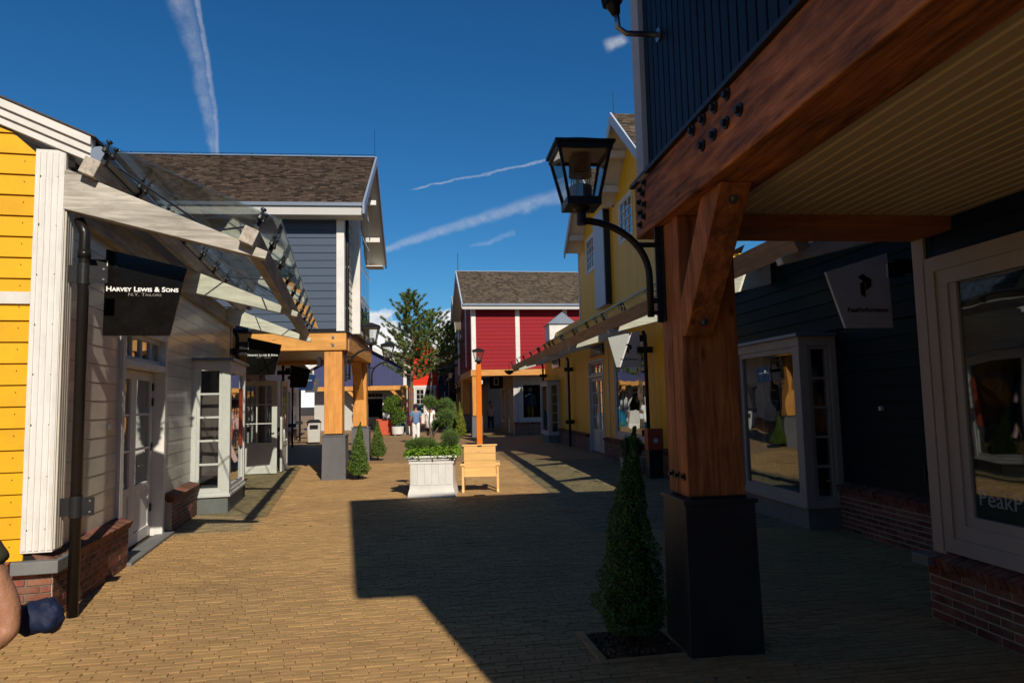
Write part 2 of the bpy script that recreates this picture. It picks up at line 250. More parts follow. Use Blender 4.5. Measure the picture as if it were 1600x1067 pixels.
# ------------------------------------------------------------------ helpers
def link(o, parent=None):
    COL.objects.link(o)
    if parent is not None: o.parent = parent
    return o
def thing(name, label, cat, loc=(0, 0, 0), rz=0.0, group=None):
    o = bpy.data.objects.new(name, None); link(o); o.location = loc; o.rotation_euler = (0, 0, rz); o.empty_display_size = .2
    o['label'] = label; o['category'] = cat
    if group: o['group'] = group
    return o
def tag(o, label=None, cat=None, group=None, kind=None):
    if label: o['label'] = label
    if cat: o['category'] = cat
    if group: o['group'] = group
    if kind: o['kind'] = kind
    return o
def copy_tree(o, parent=None):
    c = o.copy(); link(c, parent)
    for ch in list(o.children): copy_tree(ch, c)
    return c
class MB:
    def __init__(s): s.v = []; s.f = []
    def add(s, vs, fs):
        b = len(s.v); s.v += [tuple(p) for p in vs]; s.f += [tuple(i + b for i in q) for q in fs]; return s
    def box(s, x0, x1, y0, y1, z0, z1):
        return s.add([(x0, y0, z0), (x1, y0, z0), (x1, y1, z0), (x0, y1, z0), (x0, y0, z1), (x1, y0, z1), (x1, y1, z1), (x0, y1, z1)],
                     [(0, 3, 2, 1), (4, 5, 6, 7), (0, 1, 5, 4), (1, 2, 6, 5), (2, 3, 7, 6), (3, 0, 4, 7)])
    def frus(s, x0, x1, y0, y1, z0, X0, X1, Y0, Y1, z1):
        return s.add([(x0, y0, z0), (x1, y0, z0), (x1, y1, z0), (x0, y1, z0), (X0, Y0, z1), (X1, Y0, z1), (X1, Y1, z1), (X0, Y1, z1)],
                     [(0, 3, 2, 1), (4, 5, 6, 7), (0, 1, 5, 4), (1, 2, 6, 5), (2, 3, 7, 6), (3, 0, 4, 7)])
    def beam(s, p, q, w, h, up=(0, 0, 1)):
        p, q = Vector(p), Vector(q); d = (q - p).normalized(); u = Vector(up); r = d.cross(u).normalized(); u = r.cross(d)
        r *= w / 2; u *= h / 2
        vs = [a + b for a in (p, q) for b in (-r - u, r - u, r + u, -r + u)]
        return s.add(vs, [(0, 1, 2, 3), (7, 6, 5, 4), (0, 4, 5, 1), (1, 5, 6, 2), (2, 6, 7, 3), (3, 7, 4, 0)])
    def prism(s, pts, vec):
        """closed polygon (3D points) pushed along vec"""
        n = len(pts); v = Vector(vec); a = [Vector(p) for p in pts]; nrm = Vector((0, 0, 0))
        for i in range(n): nrm += a[i].cross(a[(i + 1) % n])
        if nrm.dot(v) > 0: a = a[::-1]
        return s.add(a + [p + v for p in a], [tuple(range(n)), tuple(range(2 * n - 1, n - 1, -1))] + [(i, i + n, (i + 1) % n + n, (i + 1) % n) for i in range(n)])
    def tube(s, pts, r, n=10, caps=True):
        pts = [Vector(p) for p in pts]; k = len(pts); rs = r if isinstance(r, (list, tuple)) else [r] * k; b = len(s.v)
        ref = None
        for i, p in enumerate(pts):
            d = (pts[min(i + 1, k - 1)] - pts[max(i - 1, 0)]).normalized()
            if ref is None: ref = d.orthogonal().normalized()
            ref = (ref - d * ref.dot(d)).normalized(); o = d.cross(ref)
            for j in range(n):
                a = 2 * math.pi * j / n; s.v.append(tuple(p + (ref * math.cos(a) + o * math.sin(a)) * rs[i]))
        for i in range(k - 1):
            for j in range(n):
                s.f.append((b + i * n + j, b + i * n + (j + 1) % n, b + (i + 1) * n + (j + 1) % n, b + (i + 1) * n + j))
        if caps: s.f.append(tuple(b + j for j in range(n - 1, -1, -1))); s.f.append(tuple(b + (k - 1) * n + j for j in range(n)))
        return s
    def lathe(s, prof, n=20, c=(0, 0)):
        b = len(s.v)
        for r, z in prof:
            for j in range(n):
                a = 2 * math.pi * j / n; s.v.append((c[0] + r * math.cos(a), c[1] + r * math.sin(a), z))
        for i in range(len(prof) - 1):
            for j in range(n): s.f.append((b + i * n + j, b + i * n + (j + 1) % n, b + (i + 1) * n + (j + 1) % n, b + (i + 1) * n + j))
        s.f.append(tuple(b + j for j in range(n - 1, -1, -1))); s.f.append(tuple(b + (len(prof) - 1) * n + j for j in range(n)))
        return s
    def mesh(s, name, m, smooth=False):
        me = bpy.data.meshes.new(name); me.from_pydata(s.v, [], s.f)
        if m: me.materials.append(m)
        if smooth: me.polygons.foreach_set('use_smooth', [True] * len(me.polygons))
        me.update(); return me
    def build(s, name, m, parent=None, label=None, kind=None, smooth=False, bev=0, loc=None):
        o = bpy.data.objects.new(name, s.mesh(name, m, smooth)); link(o, parent)
        if loc: o.location = loc
        if label: o['label'] = label
        if kind: o['kind'] = kind
        if bev:
            md = o.modifiers.new('bevel', 'BEVEL'); md.width = bev; md.segments = 2; md.limit_method = 'ANGLE'
            if smooth is False: pass
        return o
_cache = {}
def pbox(name, m, parent, x0, x1, y0, y1, z0, z1, bev=0, label=None, jitter=0):
    if x1 < x0: x0, x1 = x1, x0
    if y1 < y0: y0, y1 = y1, y0
    d = (round(x1 - x0, 4), round(y1 - y0, 4), round(z1 - z0, 4)); key = (name, m.name, d, bev)
    if key not in _cache:
        _cache[key] = MB().box(-d[0] / 2, d[0] / 2, -d[1] / 2, d[1] / 2, -d[2] / 2, d[2] / 2).mesh(name, m)
    o = bpy.data.objects.new(name, _cache[key]); link(o, parent); o.location = ((x0 + x1) / 2, (y0 + y1) / 2, (z0 + z1) / 2)
    if jitter: o.rotation_euler = tuple(random.uniform(-jitter, jitter) for _ in range(3))
    if bev:
        md = o.modifiers.new('bevel', 'BEVEL'); md.width = bev; md.segments = 2
    if label: o['label'] = label
    return o
def subtract(rect, ops):
    rs = [rect]
    for (a, b, c, d) in ops:
        out = []
        for (p, q, r, t) in rs:
            if b <= p or a >= q or d <= r or c >= t: out.append((p, q, r, t)); continue
            if c > r: out.append((p, q, r, c))
            if d < t: out.append((p, q, d, t))
            lo, hi = max(r, c), min(t, d)
            if a > p: out.append((p, a, lo, hi))
            if b < q: out.append((b, q, lo, hi))
        rs = out
    return [r for r in rs if r[1] - r[0] > .015 and r[3] - r[2] > .008]
def fpos(face, c, a, z, out):
    """point on a wall: face x+ x- y- y+ at coordinate c, position a along it, height z, 'out' in front of it"""
    if face == 'x+': return (c + out, a, z)
    if face == 'x-': return (c - out, a, z)
    if face == 'y-': return (a, c - out, z)
    return (a, c + out, z)
def fbox(mb, face, c, a0, a1, z0, z1, o0, o1):
    p, q = fpos(face, c, a0, z0, o0), fpos(face, c, a1, z1, o1)
    return mb.box(min(p[0], q[0]), max(p[0], q[0]), min(p[1], q[1]), max(p[1], q[1]), z0, z1)
def fpbox(name, m, parent, face, c, a0, a1, z0, z1, o0, o1, bev=0, label=None):
    p, q = fpos(face, c, a0, z0, o0), fpos(face, c, a1, z1, o1)
    return pbox(name, m, parent, p[0], q[0], p[1], q[1], z0, z1, bev, label)
OV = -.004
def siding(parent, m, face, c, a0, a1, z0, z1, h, ops=(), clip=None, name='siding_board', t0=.006, t1=.024):
    """horizontal lapped boards, each one an object; clip(z)->(lo,hi) narrows a course under a slope"""
    k = int(math.ceil((z1 - z0) / h - 1e-6))
    for i in range(k):
        za, zb = z0 + i * h, min(z1, z0 + (i + 1) * h)
        for (p, q, r, t) in subtract((a0, a1, za, zb), ops):
            lo0, hi0 = (p, q) if not clip else (max(p, clip(r)[0]), min(q, clip(r)[1]))
            lo1, hi1 = (p, q) if not clip else (max(p, clip(t)[0]), min(q, clip(t)[1]))
            if hi0 - lo0 < .03: continue
            if hi1 < lo1: lo1 = hi1 = (lo1 + hi1) / 2
            L, hh = hi0 - lo0, t - r; key = ('sid', m.name, face, round(L, 3), round(hh, 3), round(lo1 - lo0, 3), round(hi1 - hi0, 3))
            if key not in _cache:
                ov = OV
                P = lambda a, z, o: Vector(fpos(face, 0, a, z, o))
                pts = [P(0, -ov, 0), P(L, -ov, 0), P(L, -ov, t1), P(0, -ov, t1), P(lo1 - lo0, hh, 0), P(L + hi1 - hi0, hh, 0), P(L + hi1 - hi0, hh, t0), P(lo1 - lo0, hh, t0)]
                _cache[key] = MB().add(pts, [(0, 1, 2, 3), (7, 6, 5, 4), (3, 2, 6, 7), (0, 3, 7, 4), (1, 5, 6, 2), (0, 4, 5, 1)]).mesh(name, m)
            o = bpy.data.objects.new(name, _cache[key]); link(o, parent); o.location = fpos(face, c, lo0, r, 0)
def vboards(parent, m, face, c, a0, a1, z0, ztop, w, ops=(), name='siding_board', th=.022, gap=.010):
    """upright boards; ztop may be a function of a"""
    k = int(round((a1 - a0) / w)); w = (a1 - a0) / k
    f = ztop if callable(ztop) else (lambda a: ztop)
    for i in range(k):
        p, q = a0 + i * w + gap / 2, a0 + (i + 1) * w - gap / 2; zt0, zt1 = f(p), f(q)
        for (pp, qq, r, t) in subtract((p, q, z0, max(zt0, zt1)), ops):
            if t >= max(zt0, zt1) - 1e-6: t0, t1 = zt0, zt1
            else: t0 = t1 = t
            if min(t0, t1) - r < .03: continue
            key = ('vb', m.name, face, round(qq - pp, 3), round(t0 - r, 3), round(t1 - r, 3))
            if key not in _cache:
                P = lambda a, z, o: Vector(fpos(face, 0, a, z, o)); L = qq - pp; b = .005
                pts = [P(0, 0, 0), P(L, 0, 0), P(L - b, 0, th), P(b, 0, th), P(0, t0 - r, 0), P(L, t1 - r, 0), P(L - b, t1 - r, th), P(b, t0 - r, th)]
                _cache[key] = MB().add(pts, [(0, 1, 2, 3), (7, 6, 5, 4), (3, 2, 6, 7), (0, 3, 7, 4), (1, 5, 6, 2)]).mesh(name, m)
            o = bpy.data.objects.new(name, _cache[key]); link(o, parent); o.location = fpos(face, c, pp, r, 0)
def backing(parent, m, face, c, a0, a1, z0, z1, ops=(), th=.12, name='wall'):
    mb = MB()
    for (p, q, r, t) in subtract((a0, a1, z0, z1), ops): fbox(mb, face, c, p, q, r, t, -th, -.001)
    return mb.build(name, m, parent)
def window(parent, face, c, a0, a1, z0, z1, cols=1, rows=1, fr=.06, m=None, out=.03, depth=.09, mun=.028, name='window', g=None, pane_in=.02, tr=0.0):
    """frame mesh > panes and muntins.  tr: outer architrave width"""
    m = m or WHT; mb = MB()
    for (p, q, r, t) in ((a0, a0 + fr, z0, z1), (a1 - fr, a1, z0, z1), (a0 + fr, a1 - fr, z0, z0 + fr), (a0 + fr, a1 - fr, z1 - fr, z1)):
        fbox(mb, face, c, p, q, r, t, out - depth, out)
    w = mb.build(name, m, parent)
    if tr:
        tb = MB()
        for (p, q, r, t) in ((a0 - tr, a0, z0 - tr, z1 + tr), (a1, a1 + tr, z0 - tr, z1 + tr), (a0, a1, z1, z1 + tr), (a0, a1, z0 - tr, z0)):
            fbox(tb, face, c, p, q, r, t, 0, out + .015)
        tb.build('architrave', m, w)
    iw, ih = (a1 - a0 - 2 * fr), (z1 - z0 - 2 * fr)
    for i in range(1, cols):
        a = a0 + fr + iw * i / cols; fpbox('muntin', m, w, face, c, a - mun / 2, a + mun / 2, z0 + fr, z1 - fr, out - .05, out - .004)
    for j in range(1, rows):
        z = z0 + fr + ih * j / rows; fpbox('muntin', m, w, face, c, a0 + fr, a1 - fr, z - mun / 2, z + mun / 2, out - .048, out - .006)
    fpbox('pane', g or GLS, w, face, c, a0 + fr, a1 - fr, z0 + fr, z1 - fr, out - .036, out - .030)
    return w
def bricks(parent, face, c, a0, a1, z0, z1, bl=.215, bh=.062, j=.014, dep=.05, m=None, lim=None):
    """mortar bed + bricks one by one, running bond"""
    m = m or BRICK
    k = max(1, int(round((z1 - z0) / bh))); h = (z1 - z0) / k
    for i in range(k):
        a = a0 - (bl / 2 if i % 2 else 0)
        while a < a1 - .02:
            p, q = max(a, a0), min(a + bl, a1)
            if q - p > .04:
                o1 = random.uniform(.0, .004)
                L = round(q - p - j, 2); mid = (p + q) / 2
                o = fpbox('brick', m, parent, face, c, mid - L / 2, mid + L / 2, z0 + i * h + j / 2, z0 + (i + 1) * h - j / 2, -dep, .004)
                o.location.x += random.uniform(-.0015, .0015); o.rotation_euler = tuple(random.uniform(-.006, .006) for _ in range(3))
            a += bl
def coping(parent, face, c, a0, a1, z, w=.065, out=.05, back=.16, m=None, slope=.05):
    """rowlock of bricks on edge, tipped outwards"""
    k = int(round((a1 - a0) / w)); w = (a1 - a0) / k; m = m or BRICK
    P = lambda a, zz, o: Vector(fpos(face, 0, a, zz, o))
    L = w - .011
    pts = [P(0, -.085, -.06), P(L, -.085, -.06), P(L, -.085, out * .4), P(0, -.085, out * .4), P(0, slope, -back), P(L, slope, -back), P(L, -.01, out), P(0, -.01, out)]
    me = MB().add(pts, [(0, 1, 2, 3), (7, 6, 5, 4), (3, 2, 6, 7), (0, 3, 7, 4), (1, 5, 6, 2), (0, 4, 5, 1)]).mesh('coping_brick', m)
    for i in range(k):
        o = bpy.data.objects.new('coping_brick', me); link(o, parent); o.location = fpos(face, c, a0 + i * w + .005, z + random.uniform(-.002, .002), 0)
        o.rotation_euler = (random.uniform(-.01, .01), random.uniform(-.01, .01), random.uniform(-.01, .01))
def plinth(parent, face, c, a0, a1, z1, back=.30, cop=True, name='brick_plinth'):
    zb = z1 - (.085 if cop else 0)
    mb = MB(); fbox(mb, face, c, a0 + .006, a1 - .006, -.02, zb - .002, -back, -.002)
    if cop: fbox(mb, face, c, a0 + .008, a1 - .008, zb - .002, z1 - .004, -back, .012)
    o = mb.build(name, MORT, parent); bricks(o, face, c, a0, a1, 0, zb)
    if cop: coping(o, face, c, a0, a1, z1)
    return o
def text(name, s, size, m, parent, loc, face='y-', sx=1.0, ext=.001, small=False, align='LEFT', bold=0.0, label=None, shear=0, rotv=0):
    cu = bpy.data.curves.new(name, 'FONT'); cu.body = s; cu.size = size; cu.extrude = ext; cu.align_x = align; cu.offset = bold; cu.resolution_u = 3; cu.shear = shear
    if small:
        cu.small_caps_scale = .78
        for i, ch in enumerate(s):
            if ch.islower(): cu.body_format[i].use_small_caps = True
    o = bpy.data.objects.new(name, cu); link(o); bpy.context.view_layer.update()
    me = bpy.data.meshes.new_from_object(o.evaluated_get(bpy.context.evaluated_depsgraph_get())); bpy.data.objects.remove(o)
    me.materials.clear(); me.materials.append(m)
    o = bpy.data.objects.new(name, me); link(o, parent); o.location = loc; o.scale = (sx, 1, 1)
    o.rotation_euler = (R(90), rotv, {'y-': 0, 'x-': -R(90), 'x+': R(90)}[face])
    if label: o['label'] = label
    return o
def shingles(parent, m, p0, along, down, length, slope_len, pitch=.115, wd=.15, name='shingles'):
    """p0 ridge start; along / down unit vectors in the parent's frame; one joined stuff part"""
    A, D = Vector(along), Vector(down); Nn = A.cross(D).normalized()
    if Nn.z < 0: Nn = -Nn
    mb = MB(); k = int(slope_len / pitch); vs = []; fs = []
    for i in range(k):
        s0 = i * pitch; a = -random.random() * wd
        while a < length:
            w = wd * random.uniform(.6, 1.25); a0, a1 = max(a, 0), min(a + w - .006, length)
            if a1 - a0 > .02:
                lift = random.uniform(.016, .034); e = s0 + pitch * random.uniform(1.0, 1.2)
                P = Vector(p0) + A * a0 + D * s0; Q = Vector(p0) + A * a1 + D * s0
                P2 = Vector(p0) + A * a0 + D * e; Q2 = Vector(p0) + A * a1 + D * e
                b = len(vs)
                vs += [P + Nn * .002, Q + Nn * .002, Q2 + Nn * lift, P2 + Nn * lift, P2 - Nn * .004, Q2 - Nn * .004]
                fs += [(b, b + 1, b + 2, b + 3), (b + 3, b + 2, b + 5, b + 4), (b, b + 3, b + 4), (b + 1, b + 5, b + 2)]
            a += w
    mb.add(vs, fs); return mb.build(name, m, parent, kind='stuff')

# ------------------------------------------------------------------ ground
g = MB().add([(-900, -900, -.035), (900, -900, -.035), (900, 900, -.035), (-900, 900, -.035)], [(0, 1, 2, 3)]).build('ground', SAND); g['kind'] = 'structure'
AX = -9.0                                   # direction of the paving
pv = MB().add([(-60, -30, -.012), (60, -30, -.012), (60, 120, -.012), (-60, 120, -.012)], [(0, 1, 2, 3)])
def brick_mat(name, cols, mort, ang):
    m = bpy.data.materials.new(name); m.use_nodes = True; t = m.node_tree; n = t.nodes; l = t.links; b = n['Principled BSDF']; b.inputs['Roughness'].default_value = .75
    tcn = n.new('ShaderNodeTexCoord'); mp = n.new('ShaderNodeMapping'); mp.inputs['Rotation'].default_value = (0, 0, ang); l.new(tcn.outputs['Object'], mp.inputs[0])
    bk = n.new('ShaderNodeTexBrick'); bk.inputs['Scale'].default_value = 1; bk.inputs['Brick Width'].default_value = .18; bk.inputs['Row Height'].default_value = .0565
    bk.inputs['Mortar Size'].default_value = .006; bk.inputs['Bias'].default_value = 0; bk.inputs['Color1'].default_value = cols[0] + (1,); bk.inputs['Color2'].default_value = cols[1] + (1,); bk.inputs['Mortar'].default_value = mort + (1,)
    l.new(mp.outputs[0], bk.inputs[0]); nz = n.new('ShaderNodeTexNoise'); nz.inputs['Scale'].default_value = .7; nz.inputs['Detail'].default_value = 8; l.new(tcn.outputs['Object'], nz.inputs[0])
    mi = n.new('ShaderNodeMix'); mi.data_type = 'RGBA'; mi.blend_type = 'MULTIPLY'; mr = n.new('ShaderNodeMapRange'); l.new(nz.outputs[0], mr.inputs[0]); mr.inputs[1].default_value = .45; mr.inputs[2].default_value = .8; mr.inputs[4].default_value = .6
    l.new(mr.outputs[0], mi.inputs['Factor']); l.new(bk.outputs[0], mi.inputs['A']); mi.inputs['B'].default_value = (.55, .55, .55, 1); l.new(mi.outputs['Result'], b.inputs['Base Color'])
    return m
FARP = brick_mat('far_clay_paving', ((.38, .236, .096), (.32, .195, .08)), (.09, .06, .034), R(AX))
pv = pv.build('pavement', FARP); pv['kind'] = 'structure'
ca, sa = math.cos(R(-AX)), math.sin(R(-AX))
def rot(u, v): return (u * ca - v * sa, u * sa + v * ca)     # paving frame -> world
LB, RB = .180, .0565
pm = MB().frus(-.0875, .0875, -.0258, .0258, -.03, -.0855, .0855, -.0238, .0238, 0).mesh('paver', PAVE)
rows = []; 
for j in range(int(1.5 / RB), int(21 / RB)):
    v = j * RB; off = (j % 2) * LB / 2 + random.gauss(0, .022)
    for i in range(-62, 44):
        u = i * LB + off; x, y = rot(u, v)
        if y < 2.2 or y > 20: continue
        if x > 5.0 - .115 * (y - 7) or x < -4.1 - .24 * (y - 5.7): continue
        if abs(x) > .80 * y + .6: continue
        if x > 2.55 - .115 * (y - 7) + 1e9: continue
        rows.append((y + .15 * abs(x), x, y))
rows.sort(); n_ind = 0; acc = {False: ([], []), True: ([], [])}
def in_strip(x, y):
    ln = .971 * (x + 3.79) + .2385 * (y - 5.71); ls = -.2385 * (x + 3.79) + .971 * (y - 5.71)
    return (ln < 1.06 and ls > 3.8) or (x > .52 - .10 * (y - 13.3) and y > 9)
tmpl = np.array([(-.0875, -.0258, -.03), (.0875, -.0258, -.03), (.0875, .0258, -.03), (-.0875, .0258, -.03), (-.0855, -.0238, 0), (.0855, -.0238, 0), (.0855, .0238, 0), (-.0855, .0238, 0)])
ang0 = R(-AX)
for (_, x, y) in rows:
    yaw = ang0 + random.gauss(0, .010); zz = random.gauss(0, .0018); tx, ty = random.gauss(0, .012), random.gauss(0, .008)
    if n_ind < 300 and y > 3.7 and abs(x) < .76 * y:
        o = bpy.data.objects.new('paver', pm); link(o, pv); o.location = (x, y, zz); o.rotation_euler = (tx, ty, yaw); n_ind += 1
    else:
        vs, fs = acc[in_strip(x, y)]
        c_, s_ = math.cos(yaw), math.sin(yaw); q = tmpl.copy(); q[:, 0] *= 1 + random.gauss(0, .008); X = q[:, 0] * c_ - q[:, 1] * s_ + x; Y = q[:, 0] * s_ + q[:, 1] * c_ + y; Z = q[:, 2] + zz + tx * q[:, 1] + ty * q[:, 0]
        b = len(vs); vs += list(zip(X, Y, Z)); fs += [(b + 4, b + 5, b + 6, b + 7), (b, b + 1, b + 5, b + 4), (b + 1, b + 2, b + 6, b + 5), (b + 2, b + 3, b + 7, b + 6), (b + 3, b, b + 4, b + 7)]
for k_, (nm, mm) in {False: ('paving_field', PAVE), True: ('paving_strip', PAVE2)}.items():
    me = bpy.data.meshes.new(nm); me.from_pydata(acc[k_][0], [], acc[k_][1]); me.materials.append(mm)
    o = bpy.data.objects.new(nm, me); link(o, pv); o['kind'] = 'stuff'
print('pavers', len(rows))

# ================================================================== left shop row (grey shop with yellow gable end)
AL = R(13.8)
L1 = thing('grey_shop', 'long low grey clapboard shop at the left with yellow gable end and white corner', 'shop', (-3.79, 5.71, 0), AL)
WX = -.12
ops = [(1.95, 3.86, -1, 2.72), (5.62, 7.45, .2, 2.52)]
backing(L1, DARK, 'x+', WX, .1, 9.5, .3, 3.72, ops)
siding(L1, GRYP, 'x+', WX, .10, 9.5, .50, 3.72, .185, ops, t0=.011, t1=.015)
# gable end, yellow boards under the rake
rz = lambda x: 3.86 - .413 * (x - .12)
gx = -4.6
backing(L1, DARK, 'y-', .02, gx, WX, .3, 3.9)
pk = 4.2
def clipg(z): return (gx, min(-.22, .12 - (z - 3.84) / .413) if z > 3.9 else -.22)
siding(L1, YEL, 'y-', .02, gx, -.22, .50, 5.7, .178, clip=clipg)
MB().prism([(gx, .03, 3.8), (.05, .03, 3.8), (.05, .03, 3.85), (gx, .03, 3.85 + .413 * (.05 - gx))], (0, .1, 0)).build('gable_wall', DARK, L1)
fpbox('belt_board', WHT, L1, 'y-', .02, gx, -.235, 2.60, 2.70, 0, .035)
# fluted corner post
cp = MB().box(-.235, -.005, -.015, .19, .56, 3.93).build('corner_post', WHT, L1, bev=.004)
for i in range(5): pbox('flute', WHT, cp, -.225 + i * .046, -.225 + i * .046 + .030, -.024, -.014, .58, 3.90)
for i in range(4): pbox('flute', GRYP, cp, -.006, .008, .005 + i * .046, .035 + i * .046, .58, 3.55)
nl = MB()
for z in np.arange(.62, 3.9, .178):
    for x in (-.32, -1.1): nl.tube([(x, .01, float(z)), (x, -.0035, float(z))], .003, 6)
for z in np.arange(.75, 3.8, .42):
    for x in (-.19, -.06): nl.tube([(x, -.01, float(z) + random.uniform(-.02, .02)), (x, -.0265, float(z))], .0035, 6)
nl.build('nail_heads', BLKS, L1, kind='stuff')
# rake boards, stepped
for (dz0, dz1, oy, nm) in ((-.20, -.13, -.035, 'rake_board'), (-.13, -.06, -.06, 'rake_board'), (-.06, .02, -.085, 'rake_board')):
    x1 = .20; x0 = -5.2
    zt = lambda x: 4.03 - .413 * (x - .20)
    MB().prism([(x0, oy, zt(x0) + dz0), (x1, oy, zt(x1) + dz0), (x1, oy, zt(x1) + dz1), (x0, oy, zt(x0) + dz1)], (0, .12, 0)).build(nm, WHT, L1, bev=.003)
MB().prism([(-5.2, -.10, 4.03 + .413 * 5.4 + .02), (.24, -.10, 4.03 - .413 * .04 + .02), (.24, -.10, 4.06 - .413 * .04), (-5.2, -.10, 4.03 + .413 * 5.4 + .06)], (0, 9.7, 0)).build('roof', SHIN, L1)
MB().prism([(-5.2, .04, 4.03 + .413 * 5.4 - .1), (.14, .04, 4.03 - .413 * -.06 - .1), (.14, .04, 4.04), (-5.2, .04, 4.03 + .413 * 5.4 + .015)], (0, 9.5, 0)).build('soffit', WHTD, L1)
MB().tube([(.26, -.06, 3.90), (.26, 9.5, 3.90)], .07, 10).build('gutter', ZINC, L1)
fpbox('wall_plate', WW_Y, L1, 'x+', WX, .2, 9.5, 3.44, 3.70, .02, .10)
# brick plinths
p1 = plinth(L1, 'x+', 0, 0, 2.02, .50)
bricks(p1, 'y-', 0.0, -4.6, -.002, 0, .415, m=BRICK); coping(p1, 'y-', 0.0, -4.6, -.30, .50)
MB().box(-4.6, -.01, .006, .3, -.02, .49).build('mortar_bed', MORT, p1)
sl = MB(); sl.prism([(-.28, -.07, .40), (.06, -.07, .40), (.06, .30, .40), (-.28, .30, .40)], (0, 0, .10)); sl.build('corner_stone', SILL, L1, bev=.006)
bricks(p1, 'y+', 2.02, -.28, -.002, 0, .415)
p2 = plinth(L1, 'x+', 0, 3.98, 5.62, .50); p3 = plinth(L1, 'x+', 0, 7.5, 9.5, .50)
# doorway
dr = MB()
for (p, q, r, t) in ((1.93, 2.03, 0, 2.72), (3.78, 3.88, 0, 2.72), (2.03, 3.78, 2.62, 2.72), (2.03, 3.78, 2.20, 2.28)): fbox(dr, 'x+', WX, p, q, r, t, -.22, .05)
df = dr.build('door_frame', WHT, L1, bev=.003)
tw = window(df, 'x+', WX - .02, 2.04, 3.77, 2.285, 2.615, 4, 1, .05, WHT, name='transom', out=.0)
pbox('threshold', SILL, L1, -.16, .05, 1.98, 3.95, -.01, .035, .004)
pbox('porch_floor', FLOORI, L1, -1.2, -.16, 1.98, 3.95, -.02, .02)
def door(parent, face, c, a0, a1, z0, z1, cols, rows, m, out=0, panel=.62, depth=.05):
    d = MB(); st = .11
    for (p, q, r, t) in ((a0, a0 + st, z0, z1), (a1 - st, a1, z0, z1), (a0 + st, a1 - st, z1 - st, z1), (a0 + st, a1 - st, z0, z0 + .14), (a0 + st, a1 - st, z0 + panel, z0 + panel + .10)): fbox(d, face, c, p, q, r, t, out - depth, out)
    o = d.build('door', m, parent, bev=.003)
    fpbox('door_panel', m, o, face, c, a0 + st, a1 - st, z0 + .14, z0 + panel, out - .035, out - .018)
    zz0, zz1 = z0 + panel + .10, z1 - st
    fpbox('pane', GLS, o, face, c, a0 + st, a1 - st, zz0, zz1, out - .03, out - .025)
    for i in range(1, cols): a = a0 + st + (a1 - a0 - 2 * st) * i / cols; fpbox('muntin', m, o, face, c, a - .014, a + .014, zz0, zz1, out - .045, out - .004)
    for j in range(1, rows): z = zz0 + (zz1 - zz0) * j / rows; fpbox('muntin', m, o, face, c, a0 + st, a1 - st, z - .014, z + .014, out - .043, out - .006)
    return o
d1 = door(L1, 'x+', WX - .10, 2.04, 2.90, .04, 2.19, 1, 3, WHT); d2 = door(L1, 'x+', WX - .10, 2.91, 3.77, .04, 2.19, 1, 3, WHT)
for z in (.35, 1.15, 1.75, 1.95): pbox('hinge', BLKS, d2, -.235, -.205, 3.70, 3.76, z, z + .10)
h_ = MB().tube([(-.21, 3.02, 1.0), (-.16, 3.02, 1.0), (-.16, 3.12, 1.0)], .011, 8).build('door_handle', BLK, d2)
# bay window
def bay(parent, sgn, a0, a1, pr, z0, zb, z1, wallx, near_rows=5, m=None, basem=None):
    """box bay on the wall at x=wallx, sgn +1 projects to +x"""
    m = m or WHT; basem = basem or SILL; f = 'x+' if sgn > 0 else 'x-'; X = lambda o: wallx + sgn * o
    base = pbox('bay_base', basem, parent, X(0), X(pr - .02), a0 + .02, a1 - .02, -.01, zb, .006)
    b = MB(); lo, hi = sorted((X(0), X(pr)))
    b.box(lo, hi, a0, a1, zb, zb + .10); b.box(lo, hi, a0, a1, z1 - .12, z1)
    cw = .13
    for (aa, bb) in ((a0, a0 + cw), (a1 - cw, a1)):
        l2, h2 = sorted((X(pr - cw), X(pr))); b.box(l2, h2, aa, bb, zb + .10, z1 - .12)
        l2, h2 = sorted((X(0), X(.09))); b.box(l2, h2, aa, bb, zb + .10, z1 - .12)
    by = b.build('bay_window', m, parent, bev=.005)
    window(by, f, X(pr), a0 + cw, a1 - cw, zb + .10, z1 - .12, 1, 1, .07, m, out=-.02)
    w0, w1 = sorted((X(.09), X(pr - cw)))
    window(by, 'y-', a0, w0, w1, zb + .10, z1 - .12, 1, near_rows, .045, m, out=-.02, mun=.032)
    window(by, 'y+', a1, w0, w1, zb + .10, z1 - .12, 1, near_rows, .045, m, out=-.02, mun=.032)
    lo, hi = sorted((X(-.02), X(pr + .05))); pbox('bay_roof', ZINC, by, lo, hi, a0 - .05, a1 + .05, z1, z1 + .045, .006)
    lo, hi = sorted((X(.0), X(pr + .02))); pbox('bay_sill', m, by, lo, hi, a0 - .02, a1 + .02, zb + .0, zb + .045, .006)
    return by
by1 = bay(L1, 1, 5.64, 7.44, .60, 0, .26, 2.48, WX)
def room(parent, x0, x1, y0, y1, z1, mw=None):
    mb = MB()
    mb.box(x0, x0 + .05, y0, y1, 0, z1); mb.box(x1 - .05, x1, y0, y1, 0, z1) if False else None
    mb.box(x0, x1, y0 - .05, y0, 0, z1); mb.box(x0, x1, y1, y1 + .05, 0, z1); mb.box(x0, x1, y0, y1, z1, z1 + .05)
    mb.build('room_lining', mw or DARK, parent); pbox('room_floor', FLOORI, parent, x0, x1, y0, y1, -.03, .01)
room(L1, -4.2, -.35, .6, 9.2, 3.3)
pbox('vent_cap', WHT, L1, WX + .02, WX + .055, 1.55, 1.60, 1.50, 1.56, .008)
pbox('display_shelf', WHTD, L1, -.9, .35, 5.8, 7.3, .36, .40)
for a in (5.9, 6.3, 6.9):
    c_ = [CPNK, CBLU, CNVY][int(a * 10) % 3]
